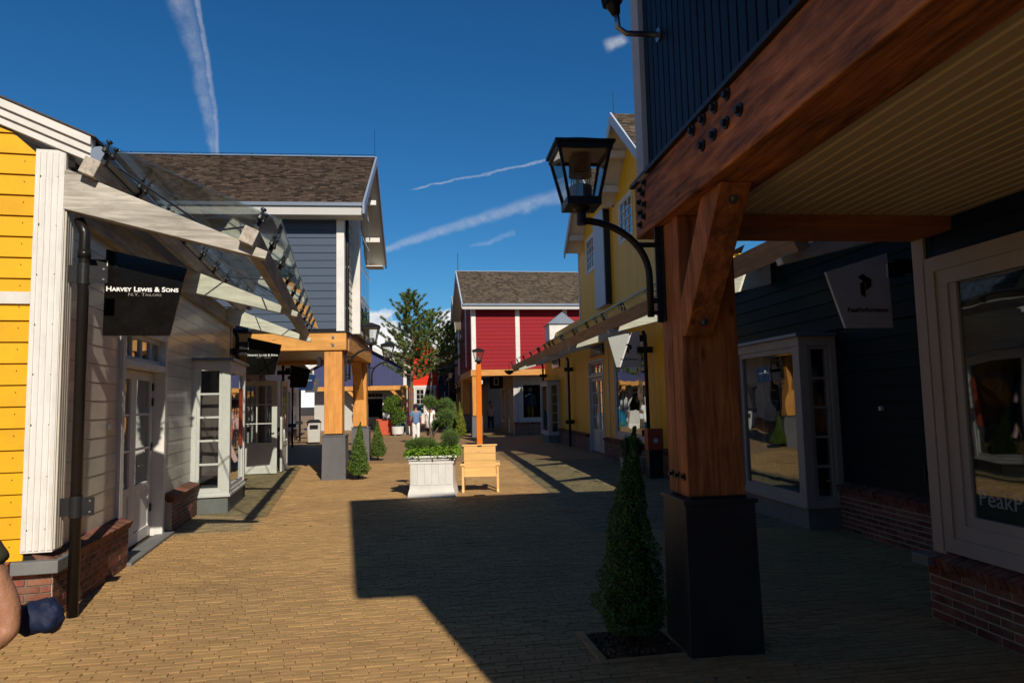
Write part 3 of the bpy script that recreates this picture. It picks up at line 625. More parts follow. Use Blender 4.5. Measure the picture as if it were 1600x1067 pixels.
def shirt(name, label, cat, m, loc, rz, parent=None, h=.75, group=None):
    b = MB(); b.prism([(-.20, 0, 0), (.20, 0, 0), (.19, 0, h * .72), (.31, 0, h * .35), (.38, 0, h * .40), (.24, 0, h * .93), (.07, 0, h), (-.07, 0, h), (-.24, 0, h * .93), (-.38, 0, h * .40), (-.31, 0, h * .35), (-.19, 0, h * .72)], (0, .12, 0))
    o = b.build(name, m, None, bev=.02); o.location = loc; o.rotation_euler = (0, 0, rz); tag(o, label, cat, group); return o
def lw(x, y, z=0): return tuple(L1.matrix_basis @ Vector((x, y, z)))
bpy.context.view_layer.update()
def LW(root, x, y, z=0):
    return tuple(Matrix.Translation(root.location) @ Matrix.Rotation(root.rotation_euler.z, 4, 'Z') @ Vector((x, y, z)))
shirt('shirt', 'pale pink shirt hanging in the white bay window of the grey shop', 'shirt', CPNK, LW(L1, .12, 5.98, 1.22), AL, h=.72)
shirt('shirt', 'blue shirt hanging low behind the narrow panes of the grey shop bay window', 'shirt', CBLU, LW(L1, -.06, 6.15, .92), AL, h=.72)
shirt('shirt', 'second pink shirt, hanging below the pale pink one in the grey shop bay', 'shirt', CPNK, LW(L1, .18, 6.05, .52), AL + .2, h=.68)
b = MB(); b.box(-.25, .25, -.02, .02, 1.0, 2.05); pst = b.build('reflection', REDP, None); pst.location = LW(L1, .38, 6.95); pst.rotation_euler = (0, 0, AL + R(75)); tag(pst, 'red poster panel standing in the front of the grey shop bay window', 'reflection')  # red panel put in to imitate a reflection in the bay glass

# ---- glass canopy on tapered timber brackets
CL = thing('glass_canopy', 'glass canopy on weathered white timber brackets along the grey shop at the left', 'canopy', (-3.79, 5.71, 0), AL)
sly = (3.39 - 4.03) / (1.73 - .22); zg = lambda x: 4.03 + sly * (x - .22)
def bracket(parent, s, m, sg=1, w=.12):
    mb = MB(); X = lambda x: x * sg
    mb.prism([(X(-.02), s - w / 2, 3.42), (X(1.62), s - w / 2, 3.03), (X(1.64), s - w / 2, 3.10), (X(.02), s - w / 2, 3.76), (X(-.02), s - w / 2, 3.76)], (0, w, 0))
    return mb.build('bracket', m, parent, bev=.006)
for i, s in enumerate((.04, 4.2, 8.4)): bracket(CL, s, WW_X if i == 0 else WT_X)
ca_, sa_ = math.cos(math.atan(sly)), math.sin(math.atan(sly))
def purlin(parent, x, z, y0, y1, m, sg=1, w=.13, h=.15):
    pts = [Vector((x * sg, 0, z)) + Vector((sg * (a * ca_ - b * sa_), 0, a * sa_ + b * ca_)) for a, b in ((-w / 2, 0), (w / 2, 0), (w / 2, h), (-w / 2, h))]
    pts = [Vector((p.x, y0, p.z)) for p in pts]
    return MB().prism(pts, (0, y1 - y0, 0)).build('purlin', m, parent, bev=.006)
purlin(CL, .18, 3.70, -.12, 8.85, WW_Y); purlin(CL, 1.46, 3.15, -.12, 8.85, WW_Y)
# cross braces of steel under the glass, clamps and panes
nP = 9; pl = 9.1 / nP
for i in range(nP):
    y0, y1 = -.05 + i * pl + .008, -.05 + (i + 1) * pl - .008
    pn = MB().prism([(.22, y0, zg(.22)), (1.75, y0, zg(1.75)), (1.75, y0, zg(1.75) + .014), (.22, y0, zg(.22) + .014)], (0, y1 - y0, 0)).build('glass_pane', GLR, CL)
    fe = MB().beam((1.753, y0, zg(1.75) + .007), (1.753, y1, zg(1.75) + .007), .008, .018).build('pane_edge', mat('glass_edge', (.05, .10, .085), .2) if i == 0 else MATS['glass_edge'], pn)
clampm = MB().box(-.018, .018, -.10, .10, -.008, .008).box(-.02, .02, -.03, .03, -.10, 0)
for yy in (-.09, .09): clampm.lathe([(.028, .0), (.022, .03), (.013, .045), (.013, .075), (.026, .078), (.026, .088)], 10, (0, yy))
cme = clampm.mesh('clamp', BLKS); cap = MB().lathe([(.026, .09), (.026, .098), (.014, .105)], 10, (0, -.09)).lathe([(.026, .09), (.026, .098), (.014, .105)], 10, (0, .09)).mesh('clamp_cap', CHROME)
def clamps(parent, sg, x, y0, n, step):
    for i in range(n):
        y = y0 + i * step
        o = bpy.data.objects.new('clamp', cme); link(o, parent); o.location = (sg * x, y, zg(x) - .085); o.rotation_euler = (0, -sg * math.atan(sly), 0)
        o2 = bpy.data.objects.new('clamp_cap', cap); link(o2, o)
for x in (.33, 1.58): clamps(CL, 1, x, -.05, nP + 1, pl)
rods = MB()
for i in range(3):
    y0 = .2 + i * 2.9
    rods.tube([(.3, y0, zg(.3) - .10), (1.5, y0 + 2.6, zg(1.5) - .10)], .011, 6); rods.tube([(1.5, y0, zg(1.5) - .10), (.3, y0 + 2.6, zg(.3) - .10)], .011, 6)
rods.build('brace_rods', STEEL, CL)

# ---- drain pipe with clamps and the hanging signs
def drainpipe(loc, rz, h, label, brk=(), r=.044, top=True, group='black drain pipes along the shop fronts'):
    t = thing('drain_pipe', label, 'drain pipe', loc, rz, group)
    pts = [(0, 0, 0), (0, 0, h - .25)]
    if top: pts += [(0, 0, h - .12), (-.05, .0, h)]
    MB().tube(pts, r, 16).build('pipe', PIPE, t, smooth=True)
    MB().tube([(0, 0, h - .34), (0, 0, h - .27)], r * 1.18, 16).build('collar', PIPE, t, smooth=True)
    for z, w0, w1 in brk:
        b = MB().box(w0, w1, -.012, .0, z - .075, z + .075); b.tube([(0, 0, z - .09), (0, 0, z + .09)], r * 1.14, 16)
        bk = b.build('pipe_clamp', BLKS, t)
        for sx in (w0 + .03, w1 - .03):
            for dz in (-.045, .045): MB().tube([(sx, -.02, z + dz), (sx, .004, z + dz)], .010, 6).build('bolt', STEEL, bk)
    return t
drainpipe((-3.70, 5.84, 0), AL, 3.36, 'thick black drain pipe nearest the camera, before the brick plinth at the yellow gable', ((2.88, -.16, .19), (.90, -.16, .14)))
SW, SH = .70, .72
def sign(loc, rz, label, m, tl=.80, tr=.64, wt=.70, wb=.56, side=1, group='hanging shop signs', th=.035, bracket_=True):
    """trapezoid plate hanging beside a pipe; side +1 spreads to +x.  origin: plate's pipe-side bottom corner"""
    t = thing('hanging_sign', label, 'shop sign', loc, rz, group)
    X = lambda x: x * side
    pl = MB().prism([(X(0), 0, 0), (X(wb), 0, 0), (X(wt), 0, tr), (X(0.01), 0, tl)], (0, th, 0)).build('sign_plate', m, t, bev=.003)
    if bracket_:
        bx = sorted((X(-.02), X(.05))); bb = pbox('sign_bracket', BLKS, t, min(X(-.16), X(.03)), max(X(-.16), X(.03)), -.012, -.002, tl - .26, tl - .10)
        pbox('bracket_lip', WHT, t, min(X(.025), X(.032)), max(X(.025), X(.032)), -.016, -.002, tl - .26, tl - .11)
    return t
def lsign(t, x, z, sc=1.0):
    text('lettering', 'Harvey Lewis & Sons', .062 * sc, LETW, t, (x, -.003, z), sx=1.12, small=True, align='CENTER', bold=.0016)
    text('lettering', 'N.Y. Tailors', .040 * sc, LETG, t, (x + .02, -.003, z - .042 * sc), sx=1.35, small=True, align='CENTER')
s1 = sign(LW(L1, .17, .45, 2.38), AL, 'black hanging sign with white tailor lettering nearest the camera, beside the thick drain pipe', SIGNB)
lsign(s1, .325, .41)
s2 = sign(LW(L1, .30, 8.9, 2.38), AL, 'second black tailor sign, small in the distance over the far end of the glass canopy', SIGNB)
lsign(s2, .32, .40)
drainpipe(LW(L1, .10, 8.98), AL, 3.3, 'drain pipe behind the second black tailor sign at the left', ((2.88, -.15, .2), (.9, -.14, .14)))

# ================================================================== left row beyond, under the slate blue house
L2 = thing('timber_clad_shop', 'shop front of upright brown boards under the arcade of the slate blue house', 'shop', LW(L1, 0, 9.5), AL)
CLAD = wood('brown_cladding', (.33, .20, .11), (.18, .10, .055), 'z', .6, .6, knots=False)
o2 = [(2.2, 4.1, -1, 2.55), (5.0, 7.0, .5, 2.5)]
backing(L2, DARK, 'x+', -.45, 0, 8.2, 0, 3.3, o2); vboards(L2, CLAD, 'x+', -.45, 0, 8.2, .45, 3.3, .16, o2)
MB().box(-.45, -.08, -.12, 0, 0, 3.7).build('return_wall', GRYP, L2)
plinth(L2, 'x+', -.22, .1, 2.1, .52); plinth(L2, 'x+', -.22, 4.3, 8.2, .52)
df = MB()
for (p, q, r, t) in ((2.15, 2.27, 0, 2.55), (4.05, 4.17, 0, 2.55), (2.27, 4.05, 2.43, 2.55)): fbox(df, 'x+', -.45, p, q, r, t, -.1, .05)
df.build('door_frame', WHT, L2)
window(L2, 'x+', -.45, 5.0, 7.0, .55, 2.45, 2, 2, .08, WHT)
room(L2, -3.5, -.6, .2, 8, 3.1)
def open_leaf(loc, rz, label, grp):
    t = thing('open_door', label, 'door', loc, rz, grp)
    st = .13; b = MB()
    for (p, q, r, s_) in ((0, st, 0, 2.35), (1.0 - st, 1.0, 0, 2.35), (st, 1 - st, 2.22, 2.35), (st, 1 - st, 0, .16), (st, 1 - st, .66, .78)): b.box(p, q, -.025, .025, r, s_)
    b.build('door_leaf', WHT, t, bev=.004); pbox('door_panel', WHT, t, st, 1 - st, -.012, .012, .16, .66)
    pbox('pane', GLS, t, st, 1 - st, -.003, .003, .78, 2.22)
    pbox('muntin', WHT, t, .487, .513, -.018, .018, .78, 2.22)
    for z in (1.26, 1.74): pbox('muntin', WHT, t, st, 1 - st, -.016, .016, z - .013, z + .013)
    MB().tube([(.93, -.03, 1.02), (.93, -.07, 1.02), (.84, -.07, 1.02)], .011, 6).build('door_handle', BLK, t)
    return t
open_leaf(LW(L1, -.36, 12.15, .02), AL - R(6), 'white glazed door leaf standing wide open under the slate blue house', None)
open_leaf(LW(L1, .70, 12.4, .02), AL + R(86), 'white door leaf folded behind the open leaf under the slate blue house', None)

# further left: cream and white shop fronts running on
L3 = thing('cream_shop_row', 'cream white shop fronts in sun beyond the arcade of the slate blue house', 'shop', LW(L1, 0, 17.9), AL)
o3 = [(.5, 2.0, .45, 2.5), (3.2, 4.4, -1, 2.4), (6, 7.6, .45, 2.5), (9.5, 11, -1, 2.4), (13, 15, .45, 2.5)]
backing(L3, WHTD, 'x+', -.30, 0, 17, 0, 3.6, o3)
vboards(L3, WHT, 'x+', -.30, 0, 17, .0, 2.6, .5, o3); siding(L3, WHT, 'x+', -.30, 0, 17, 2.6, 3.7, .18)
for (a, b_) in ((.5, 2.0), (6, 7.6), (13, 15)): window(L3, 'x+', -.3, a, b_, .5, 2.5, 2, 4, .07, WHT)
for (a, b_) in ((3.2, 4.4), (9.5, 11)): door(L3, 'x+', -.42, a + .02, b_ - .02, .02, 2.38, 2, 4, WHT)
for (a, b_) in ((0, .5), (2.0, 3.2), (4.4, 6), (7.6, 9.5), (11, 13)): plinth(L3, 'x+', -.12, a, b_, .5)
MB().prism([(-.3, 0, 3.7), (.5, 0, 3.55), (.5, 0, 3.62), (-3.5, 0, 5.4), (-3.5, 0, 5.3)], (0, 17, 0)).build('roof', SHIN2, L3)
room(L3, -3, -.45, .1, 16.9, 3.2)
for k, (s, m_, lab) in enumerate(((19.0, SIGNB, 'blank black hanging sign, third along the left row under the arcade'), (23.6, SIGNN, 'navy hanging sign with small white crest and wording on the left row'), (28.5, SIGNG, 'grey hanging sign farthest along the left row'))):
    sg_ = sign(LW(L1, .42, s, 2.36), AL, lab, m_)
    if k == 1:
        for q in range(9): pbox('lettering', LETW, sg_, .07 + q * .054, .105 + q * .054, -.004, -.001, .40, .425)
        MB().prism([(.26, -.004, .47), (.31, -.004, .44), (.36, -.004, .47), (.36, -.004, .53), (.31, -.004, .56), (.26, -.004, .53)], (0, .003, 0)).build('crest', LETW, sg_)
    if k == 2: pbox('lettering', REDP, sg_, .14, .48, -.004, -.001, .42, .47)
    drainpipe(LW(L1, .18, s + .1), AL, 3.4, ['drain pipe behind the blank black sign on the left row', 'drain pipe behind the navy crest sign on the left row', 'drain pipe behind the grey sign farthest along the left row'][k], ((2.9, -.2, .28), (.9, -.2, .14)))
# litter bin
tb = thing('litter_bin', 'pale grey litter bin with black mouth beyond the blue house arcade', 'bin', LW(L1, .95, 26.2), AL)
MB().frus(-.26, .26, -.26, .26, .06, -.30, .30, -.30, .30, .95).build('bin_body', BINM, tb, bev=.02)
MB().box(-.22, .22, -.22, .22, .0, .06).build('bin_base', BLK, tb); MB().box(-.18, .18, -.31, -.26, .66, .84).build('bin_mouth', BLK, tb); MB().frus(-.33, .33, -.33, .33, .95, -.2, .2, -.2, .2, 1.08).build('bin_lid', BLKS, tb)

# ================================================================== lantern lamps
def lantern(parent, z0, small=False):
    """four-sided tapered lantern standing on z0, centred on the parent's origin; returns nothing"""
    b, tp, h = .105, .19, .41
    fr = MB(); zt = z0 + h
    for sx, sy in ((1, 1), (1, -1), (-1, 1), (-1, -1)): fr.beam((sx * b, sy * b, z0), (sx * tp, sy * tp, zt), .021, .021, (1, 0, 0))
    fr.frus(-b - .02, b + .02, -b - .02, b + .02, z0 - .012, -b - .022, b + .022, -b - .022, b + .022, z0 + .045)
    for (x0, x1, y0, y1) in ((-tp, tp, -tp - .014, -tp + .014), (-tp, tp, tp - .014, tp + .014), (-tp - .014, -tp + .014, -tp, tp), (tp - .014, tp + .014, -tp, tp)): fr.box(x0, x1, y0, y1, zt - .03, zt + .01)
    f = fr.build('lantern_frame', BLK, parent)
    ro = MB().frus(-tp - .03, tp + .03, -tp - .03, tp + .03, zt + .01, -tp - .03, tp + .03, -tp - .03, tp + .03, zt + .03)
    ro.frus(-tp - .02, tp + .02, -tp - .02, tp + .02, zt + .03, -.02, .02, -.02, .02, zt + .115); ro.build('lantern_roof', BLK, f)
    for k in range(4):
        a = R(90) * k; c, s = math.cos(a), math.sin(a)
        q = [(-b, -b, z0 + .04), (b, -b, z0 + .04), (tp - .005, -tp + .003, zt - .03), (-tp + .005, -tp + .003, zt - .03)]
        q = [(x * c - y * s, x * s + y * c, z) for x, y, z in q]
        MB().prism(q, (.003 * s, .003 * c * 0 + .003, 0)).build('pane', GLL, f)
    MB().lathe([(.085, z0 + .045), (.085, z0 + .15), (.075, z0 + .155)], 20).build('lamp_holder', STEEL, f, smooth=False)
    MB().lathe([(.045, z0 + .155), (.05, z0 + .30), (.03, z0 + .33)], 14).build('lamp_tube', GLL, f)
    if not small:
        lv = MB()
        for i in range(8): lv.lathe([(.05, z0 + .24 + i * .024), (.088 - i * .001, z0 + .232 + i * .024), (.05, z0 + .246 + i * .024)], 16)
        lv.build('louvre', mat('tan_louvre', (.35, .22, .11), .5) if 'tan_louvre' not in MATS else MATS['tan_louvre'], f)
        for a in range(4): pbox('support_rod', STEEL, f, .085 * math.cos(a * 1.57 + .7) - .003, .085 * math.cos(a * 1.57 + .7) + .003, .085 * math.sin(a * 1.57 + .7) - .003, .085 * math.sin(a * 1.57 + .7) + .003, z0 + .15, z0 + .43)
    MB().box(-tp + .01, tp - .01, -tp + .01, tp - .01, zt - .012, zt - .004).build('reflector', WHTD, f)
    return f
def wall_lamp(loc, rz, label, group='lantern lamps on curved black arms', small=False):
    """origin on the post's face at ground height, arm reaches to -x"""
    t = thing('wall_lamp', label, 'lantern', loc, rz, group)
    off = thing if False else None
    f = lantern(t, 3.125, small); f.location = (-.60, 0, 0)
    pl = MB().box(-.012, 0, -.055, .055, 2.26, 2.98).box(-.05, -.012, -.012, .012, 2.26, 2.98).build('bracket_plate', BLKS, t, bev=.002)
    for z in (2.32, 2.52, 2.74, 2.92):
        for y in (-.038, .038): MB().tube([(-.028, y, z), (-.01, y, z)], .011, 6).build('bolt', BLK, pl)
    pts = [(-.10 + .0 * k, 0, 2.26 + .0 * k) for k in range(1)]
    c0 = Vector((-.60, 0, 2.60)); arc = []
    for k in range(13):
        a = R(0) + R(90) * k / 12; arc.append((c0.x + .50 * math.cos(a), 0, c0.z + .42 * math.sin(a)))
    pts = [(-.10, 0, 2.30)] + arc + [(-.605, 0, 3.015)]
    MB().tube(pts, .026, 12).build('arm', BLK, t, smooth=True)
    MB().tube([(-.60, 0, 2.99), (-.60, 0, 3.09)], .036, 12).tube([(-.60, 0, 3.09), (-.60, 0, 3.12)], .043, 12).lathe([(.045, 3.09), (.075, 3.12)], 12, (-.60, 0)).build('neck', BLK, t)
    for (z_, x_, r_) in ((2.84, -.21, .02), (2.42, -.1, .02), (2.33, -.1, .016)): MB().tube([(-.01, 0, z_), (x_, 0, z_)], r_, 10).build('strut', BLK, t)
    return t

# ================================================================== slate blue house with arcade
def bolts(parent, pts, axis, r=.032, m=None):
    """washers with nuts"""
    for p in pts:
        q = Vector(p); d = {'x': Vector((1, 0, 0)), 'y': Vector((0, 1, 0))}[axis]
        MB().tube([q, q - d * .010], r, 12).tube([q - d * .010, q - d * .032], r * .55, 6).build('bolt', m or BLKS, parent)
def pillar(loc, rz, label, group, base=.55, post=.41, zt=2.975, mw=None, mb_=None, split=True):
    t = thing('timber_pillar', label, 'pillar', loc, rz, group)
    o = (base - post) / 2 - .02
    b = MB().frus(0, base, 0, base, -.02, .015, base - .015, .015, base - .015, .985)
    st = b.build('stone_base', mb_ or STONE, t, bev=.006); pbox('base_cap', mb_ or STONE, st, .0, base, .0, base, .985, 1.015, .004)
    mid = o + post * .52
    p = MB().box(o, o + post, o, o + post, 1.045, zt).build('post', mw or WH_Z, t, bev=.008)
    MB().box(o + .03, o + post - .03, o + .03, o + post - .03, 1.01, 1.05).build('steel_shoe', BLKS, t)
    return t
BH = thing('slate_blue_house', 'slate blue clapboard house with shingled roof, its upper floor over a timber arcade, left side', 'house', (-3.88, 15.91, 0), R(6))
BW = -5.9; BD = 5.8; ZB, ZE = 3.44, 6.08
backing(BH, DARK, 'y-', .12, BW, -.06, ZB, 6.3, name='wall'); siding(BH, BLU, 'y-', .12, BW, -.23, ZB + .05, ZE + .15, .182)
backing(BH, DARK, 'x+', -.10, .12, BD, ZB, 6.3)
siding(BH, GRYP, 'x+', -.10, .12, 2.35, ZB + .05, 6.3, .182)
# corner boards
pbox('corner_board', WHT, BH, -.235, -.075, .07, .16, ZB, 6.2, .003); pbox('corner_board', WHT, BH, -.085, -.055, .075, .28, ZB, 6.2, .003)
# gable wall to the street with a tall glazed bay
rzB = lambda y: 6.30 + (8.62 - 6.30) * (1 - abs(y - 2.95) / 3.35)
MB().prism([(-.22, -.3, 6.2), (-.22, 6.2, 6.2), (-.22, 6.2, 6.35), (-.22, 2.95, 8.5), (-.22, -.3, 6.35)], (.12, 0, 0)).build('gable_wall', DARK, BH)
siding(BH, GRYP, 'x+', -.10, .12, 5.8, 6.3, 8.4, .182, clip=lambda z: (2.95 - 3.3 * (8.5 - z) / 2.25, 2.95 + 3.3 * (8.5 - z) / 2.25))
pn = MB().box(-.10, .12, 1.75, 4.15, ZB + .1, 7.1).build('bay_window', WHT, BH, bev=.004)
MB().prism([(-.10, 1.75, 7.1), (-.10, 4.15, 7.1), (-.10, 2.95, 7.75)], (.22, 0, 0)).build('bay_gable', WHT, pn)
for i in range(3):
    for j in range(4): pbox('pane', GLS, pn, .121, .128, 1.86 + i * .74, 2.56 + i * .74, ZB + .2 + j * .88, ZB + 1.0 + j * .88)
MB().tube([(-.02, .36, ZB), (-.02, .36, 6.2)], .045, 10).build('downpipe', PIPE, BH)
for z in (4.0, 5.0, 5.9): pbox('pipe_bracket', WHT, BH, -.06, .02, .33, .39, z, z + .03)
# roof
y0r, y1r, yr, ze, zr = -.36, 6.25, 2.95, 6.36, 8.66; xo = .42; xw = -6.6
for sgn, ye in ((1, y0r), (-1, y1r)):
    MB().prism([(xw, ye, ze - .05), (xw, yr, zr - .05), (xw, yr, zr + .01), (xw, ye, ze + .01)], (xo - xw, 0, 0)).build('roof', DARK, BH)
dn = Vector((0, y0r - yr, ze - zr)); sl_ = dn.length
shingles(BH, SHIN, (xw, yr, zr + .01), (1, 0, 0), tuple(dn.normalized()), xo - xw - .02, sl_, pitch=.105, wd=.16)
dn2 = Vector((0, y1r - yr, ze - zr)); shingles(BH, SHIN, (xw, yr, zr + .01), (1, 0, 0), tuple(dn2.normalized()), xo - xw - .02, dn2.length, pitch=.21, wd=.32)
pbox('ridge_cap', ZINC, BH, xw, xo, yr - .06, yr + .06, zr + .01, zr + .05, .01)
pbox('fascia', WHTD, BH, xw, .40, y0r - .02, y0r + .02, 6.10, 6.34); pbox('fascia_gutter', ZINC, BH, xw, .42, y0r - .07, y0r - .02, 6.30, 6.385, .008)
pbox('eaves_soffit', SOFFW, BH, xw, .38, y0r + .02, .14, 6.11, 6.14)
pbox('eaves_soffit', SOFFW, BH, xw, .38, 5.7, y1r, 6.11, 6.14)
for ye, s_ in ((y0r, 1), (y1r, -1)):
    MB().prism([(xo, ye, ze - .22), (xo, yr, zr - .20), (xo, yr, zr + .05), (xo, ye, ze + .04)], (.05, 0, 0)).build('rake_board', mat('blue_grey_trim', (.22, .26, .34), .45) if 'blue_grey_trim' not in MATS else MATS['blue_grey_trim'], BH)
    MB().prism([(-.1, ye + s_ * .05, ze - .13), (-.1, yr, zr - .10), (-.1, yr, zr - .07), (-.1, ye + s_ * .05, ze - .10)], (xo + .1, 0, 0)).build('rake_soffit', SOFFW, BH)
for y in (1.0, 2.0, 4.0, 5.2): zz = zr - .2 - abs(y - yr) * .70; pbox('corbel', WHT, BH, -.1, .34, y - .06, y + .06, zz - .12, zz + .02)
MB().tube([(.40, yr, zr), (.40, yr, zr + .85)], .006, 6).build('lightning_rod', BLK, BH)
for k in range(8): pbox('rod_clip', BLK, BH, xw + .4 + k * .8, xw + .43 + k * .8, yr - .01, yr + .01, zr + .05, zr + .10)
MB().tube([(xw, yr, zr + .10), (.4, yr, zr + .10)], .006, 5).build('lightning_wire', BLK, BH)
# arcade beams
bm = MB().box(BW, 0, 0, .40, 2.985, 3.40).build('front_beam', WH_Y if False else wood('honey_timber_across', (.60, .29, .075), (.42, .18, .04), 'x', .5, .4, crack=.15), BH, bev=.008)
bolts(bm, [(-.30, -.001, 3.10), (-.30, -.001, 3.28)], 'y', .035, STEEL)
b2 = MB().box(-.36, .015, .41, 5.75, 2.985, 3.40).build('street_beam', WH_Y, BH, bev=.008)
for y in (.62, .82): bolts(b2, [(.016, y, 3.06), (.016, y, 3.15), (.016, y, 3.24), (.016, y, 3.33)], 'x', .03, STEEL)
bolts(b2, [(.016, y, 3.2) for y in (1.3, 1.6, 1.9)], 'x', .03, STEEL)
pbox('back_beam', WH_Z, BH, BW, -.36, 5.35, 5.75, 2.985, 3.40)
pbox('flashing', BLKS, BH, BW, .05, -.03, 5.8, 3.402, 3.432)
k = 30
for i in range(18): pbox('soffit_board', SOFF, BH, BW + .1 + i * .30, BW + .385 + i * .30, .42, 5.34, 3.09, 3.11)
grpP = 'timber pillars on stone bases along the arcades'
P1 = pillar(LW(BH, -.56, 0), R(6), 'honey timber pillar on grey base at the near corner of the slate blue house arcade', grpP)
P2 = pillar(LW(BH, -.56, 5.22), R(6), 'honey timber pillar on grey base at the far corner of the slate blue house arcade', grpP)
for k_, y in ((P2, 0),):
    MB().prism([(.14, -.7, 2.97), (.38, -.7, 2.97)] if False else [(.12, -.95, 2.975), (.12, -.70, 2.975), (.12, .05, 2.12), (.12, .05, 1.85)], (.26, 0, 0)).build('brace', WH_Z, P2, bev=.006)
MB().prism([(.12, 1.30, 2.975), (.12, 1.05, 2.975), (.12, .47, 2.25), (.12, .47, 1.98)], (.26, 0, 0)).build('brace', WH_Z, P1, bev=.006)
wall_lamp(LW(BH, -.055, .24), R(6) + R(180), 'lantern on curved arm at the near pillar of the slate blue house', small=True)
wall_lamp(LW(BH, -.055, 5.46), R(6) + R(180), 'lantern on curved arm at the far pillar of the slate blue house', small=True)
pbox('alarm_box', BLKS, BH, -.70, -.62, .2, .32, 2.62, 2.85)

# ================================================================== near right navy tower with timber arcade
NT = thing('navy_tower', 'dark navy boarded tower on heavy reddish timber beams at the right edge', 'house', (1.11, 4.62, 0), R(6.4))
YN, YF, YR = -5.25, .60, -2.45; ZW = 3.44; ZEV, ZPK = 5.20, 7.42
zt = lambda y: ZEV + .15 + (ZPK - ZEV - .25) * (1 - abs(y - YR) / 2.9)
MB().prism([(.03, YN, ZW), (.03, YF - .02, ZW), (.03, YF - .02, ZEV + .1), (.03, YR, ZPK - .15), (.03, YN, ZEV + .1)], (.15, 0, 0)).build('wall', DARK, NT)
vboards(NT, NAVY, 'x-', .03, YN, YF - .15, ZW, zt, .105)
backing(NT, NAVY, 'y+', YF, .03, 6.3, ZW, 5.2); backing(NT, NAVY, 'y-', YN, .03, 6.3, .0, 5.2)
pbox('corner_board', WHTD, NT, -.03, .04, YF - .15, YF + .03, ZW - .04, ZEV, .004); pbox('corner_board', WHTD, NT, .04, .2, YF, YF + .04, ZW, ZEV, .004)
for sgn, ye in ((1, YN - .28), (-1, YF + .12)):
    MB().prism([(-.42, ye, ZEV - .08), (-.42, YR, ZPK - .10), (-.42, YR, ZPK), (-.42, ye, ZEV + .05)], (6.9, 0, 0)).build('roof', SHIN, NT)
# great beam and cross beams
gb = MB().box(0, .36, -6.0, .80, 2.975, 3.40).build('great_beam', W_Y, NT, bev=.010)
bolts(gb, [(-.001, y, z) for y, z in ((.66, 3.06), (.64, 3.15), (.66, 3.24), (.63, 3.33), (.56, 3.10), (.54, 3.19), (.56, 3.28), (.52, 3.355))], 'x', .030)
gb2 = [(-.001, -.62 - i * .17, 3.21) for i in range(4)] + [(-.001, -.48 - i * .17, 3.36) for i in range(4)]
bolts(gb, gb2, 'x', .036)
pbox('flashing', BLKS, NT, -.03, .45, -6, .84, 3.402, 3.430)
cb = MB().box(.363, 2.42, .125, .52, 2.90, 3.04).build('cross_beam', wood('dark_timber_across', (.40, .15, .05), (.25, .08, .025), 'x'), NT, bev=.006)
pbox('beam_filler', DARK, NT, .44, 2.7, .125, .50, 3.042, 3.40); pass
w_ = (2.42 - .365) / 22
for i in range(22):
    x0, x1 = .365 + i * w_ + .004, .365 + (i + 1) * w_ - .004
    MB().prism([(x0, -6, 3.013), (x0 + .009, -6, 3.002), (x1 - .009, -6, 3.002), (x1, -6, 3.013), (x1, -6, 3.028), (x0, -6, 3.028)], (0, 6.12, 0)).build('soffit_board', SOFF, NT)
pbox('soffit_backing', SOFF, NT, .362, 2.44, -6, .12, 3.030, 3.06)
# near pillar
PN = thing('timber_pillar', 'big reddish timber pillar with diagonal brace on dark stone base, nearest the camera', 'pillar', (1.11, 4.62, 0), R(6.4), grpP)
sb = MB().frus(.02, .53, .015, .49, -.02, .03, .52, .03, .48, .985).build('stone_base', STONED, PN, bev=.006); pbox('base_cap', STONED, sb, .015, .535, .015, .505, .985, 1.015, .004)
MB().box(.09, .48, .07, .44, 1.0, 1.03).build('steel_shoe', BLKS, PN)
MB().box(.07, .475, .07, .255, 1.03, 2.972).build('post', W_Z, PN, bev=.007); MB().box(.07, .475, .262, .45, 1.03, 2.972).build('post', W_Z, PN, bev=.007)
br_ = MB().prism([(.075, .068, 2.12), (.075, .0, 2.12), (.075, -.68, 2.972), (.075, -.36, 2.972), (.075, .068, 2.38)], (.195, 0, 0)).build('brace', W_Z, PN, bev=.006)
for f_ in (.10, .90):
    c_ = Vector((.175, -.68 * f_, 2.12 + .852 * f_)); d_ = Vector((0, -.852, -.68)).normalized()
    MB().tube([c_ - d_ * .004, c_ + d_ * .008], .030, 14).tube([c_ + d_ * .008, c_ + d_ * .028], .014, 6).build('bolt', STEEL, br_)
bolts(PN, [(.069, y, 1.16) for y in (.13, .24, .36)], 'x', .026)
wall_lamp(LW(PN, .066, .40), R(6.4), 'large black lantern on a curved arm reaching out from the big reddish pillar')
# ground floor front of the near building
NW = thing('near_shop_front', 'dark shop front with large greyish window and brick plinth at the right edge', 'shop', (1.11, 4.62, 0), R(6.4))
xw_ = 2.22
opn = [(-3.2, .31, .62, 2.62)]
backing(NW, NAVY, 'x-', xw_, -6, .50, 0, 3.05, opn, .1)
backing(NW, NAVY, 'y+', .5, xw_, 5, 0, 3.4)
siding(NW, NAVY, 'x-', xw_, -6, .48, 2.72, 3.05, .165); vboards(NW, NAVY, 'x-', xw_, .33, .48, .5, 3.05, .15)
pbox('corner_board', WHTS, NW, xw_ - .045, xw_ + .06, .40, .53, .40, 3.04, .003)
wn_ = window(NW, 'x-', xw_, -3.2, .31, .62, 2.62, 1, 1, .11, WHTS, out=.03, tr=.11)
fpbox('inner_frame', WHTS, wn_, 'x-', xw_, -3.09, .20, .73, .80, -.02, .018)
fpbox('inner_frame', WHTS, wn_, 'x-', xw_, .13, .20, .80, 2.51, -.02, .018)
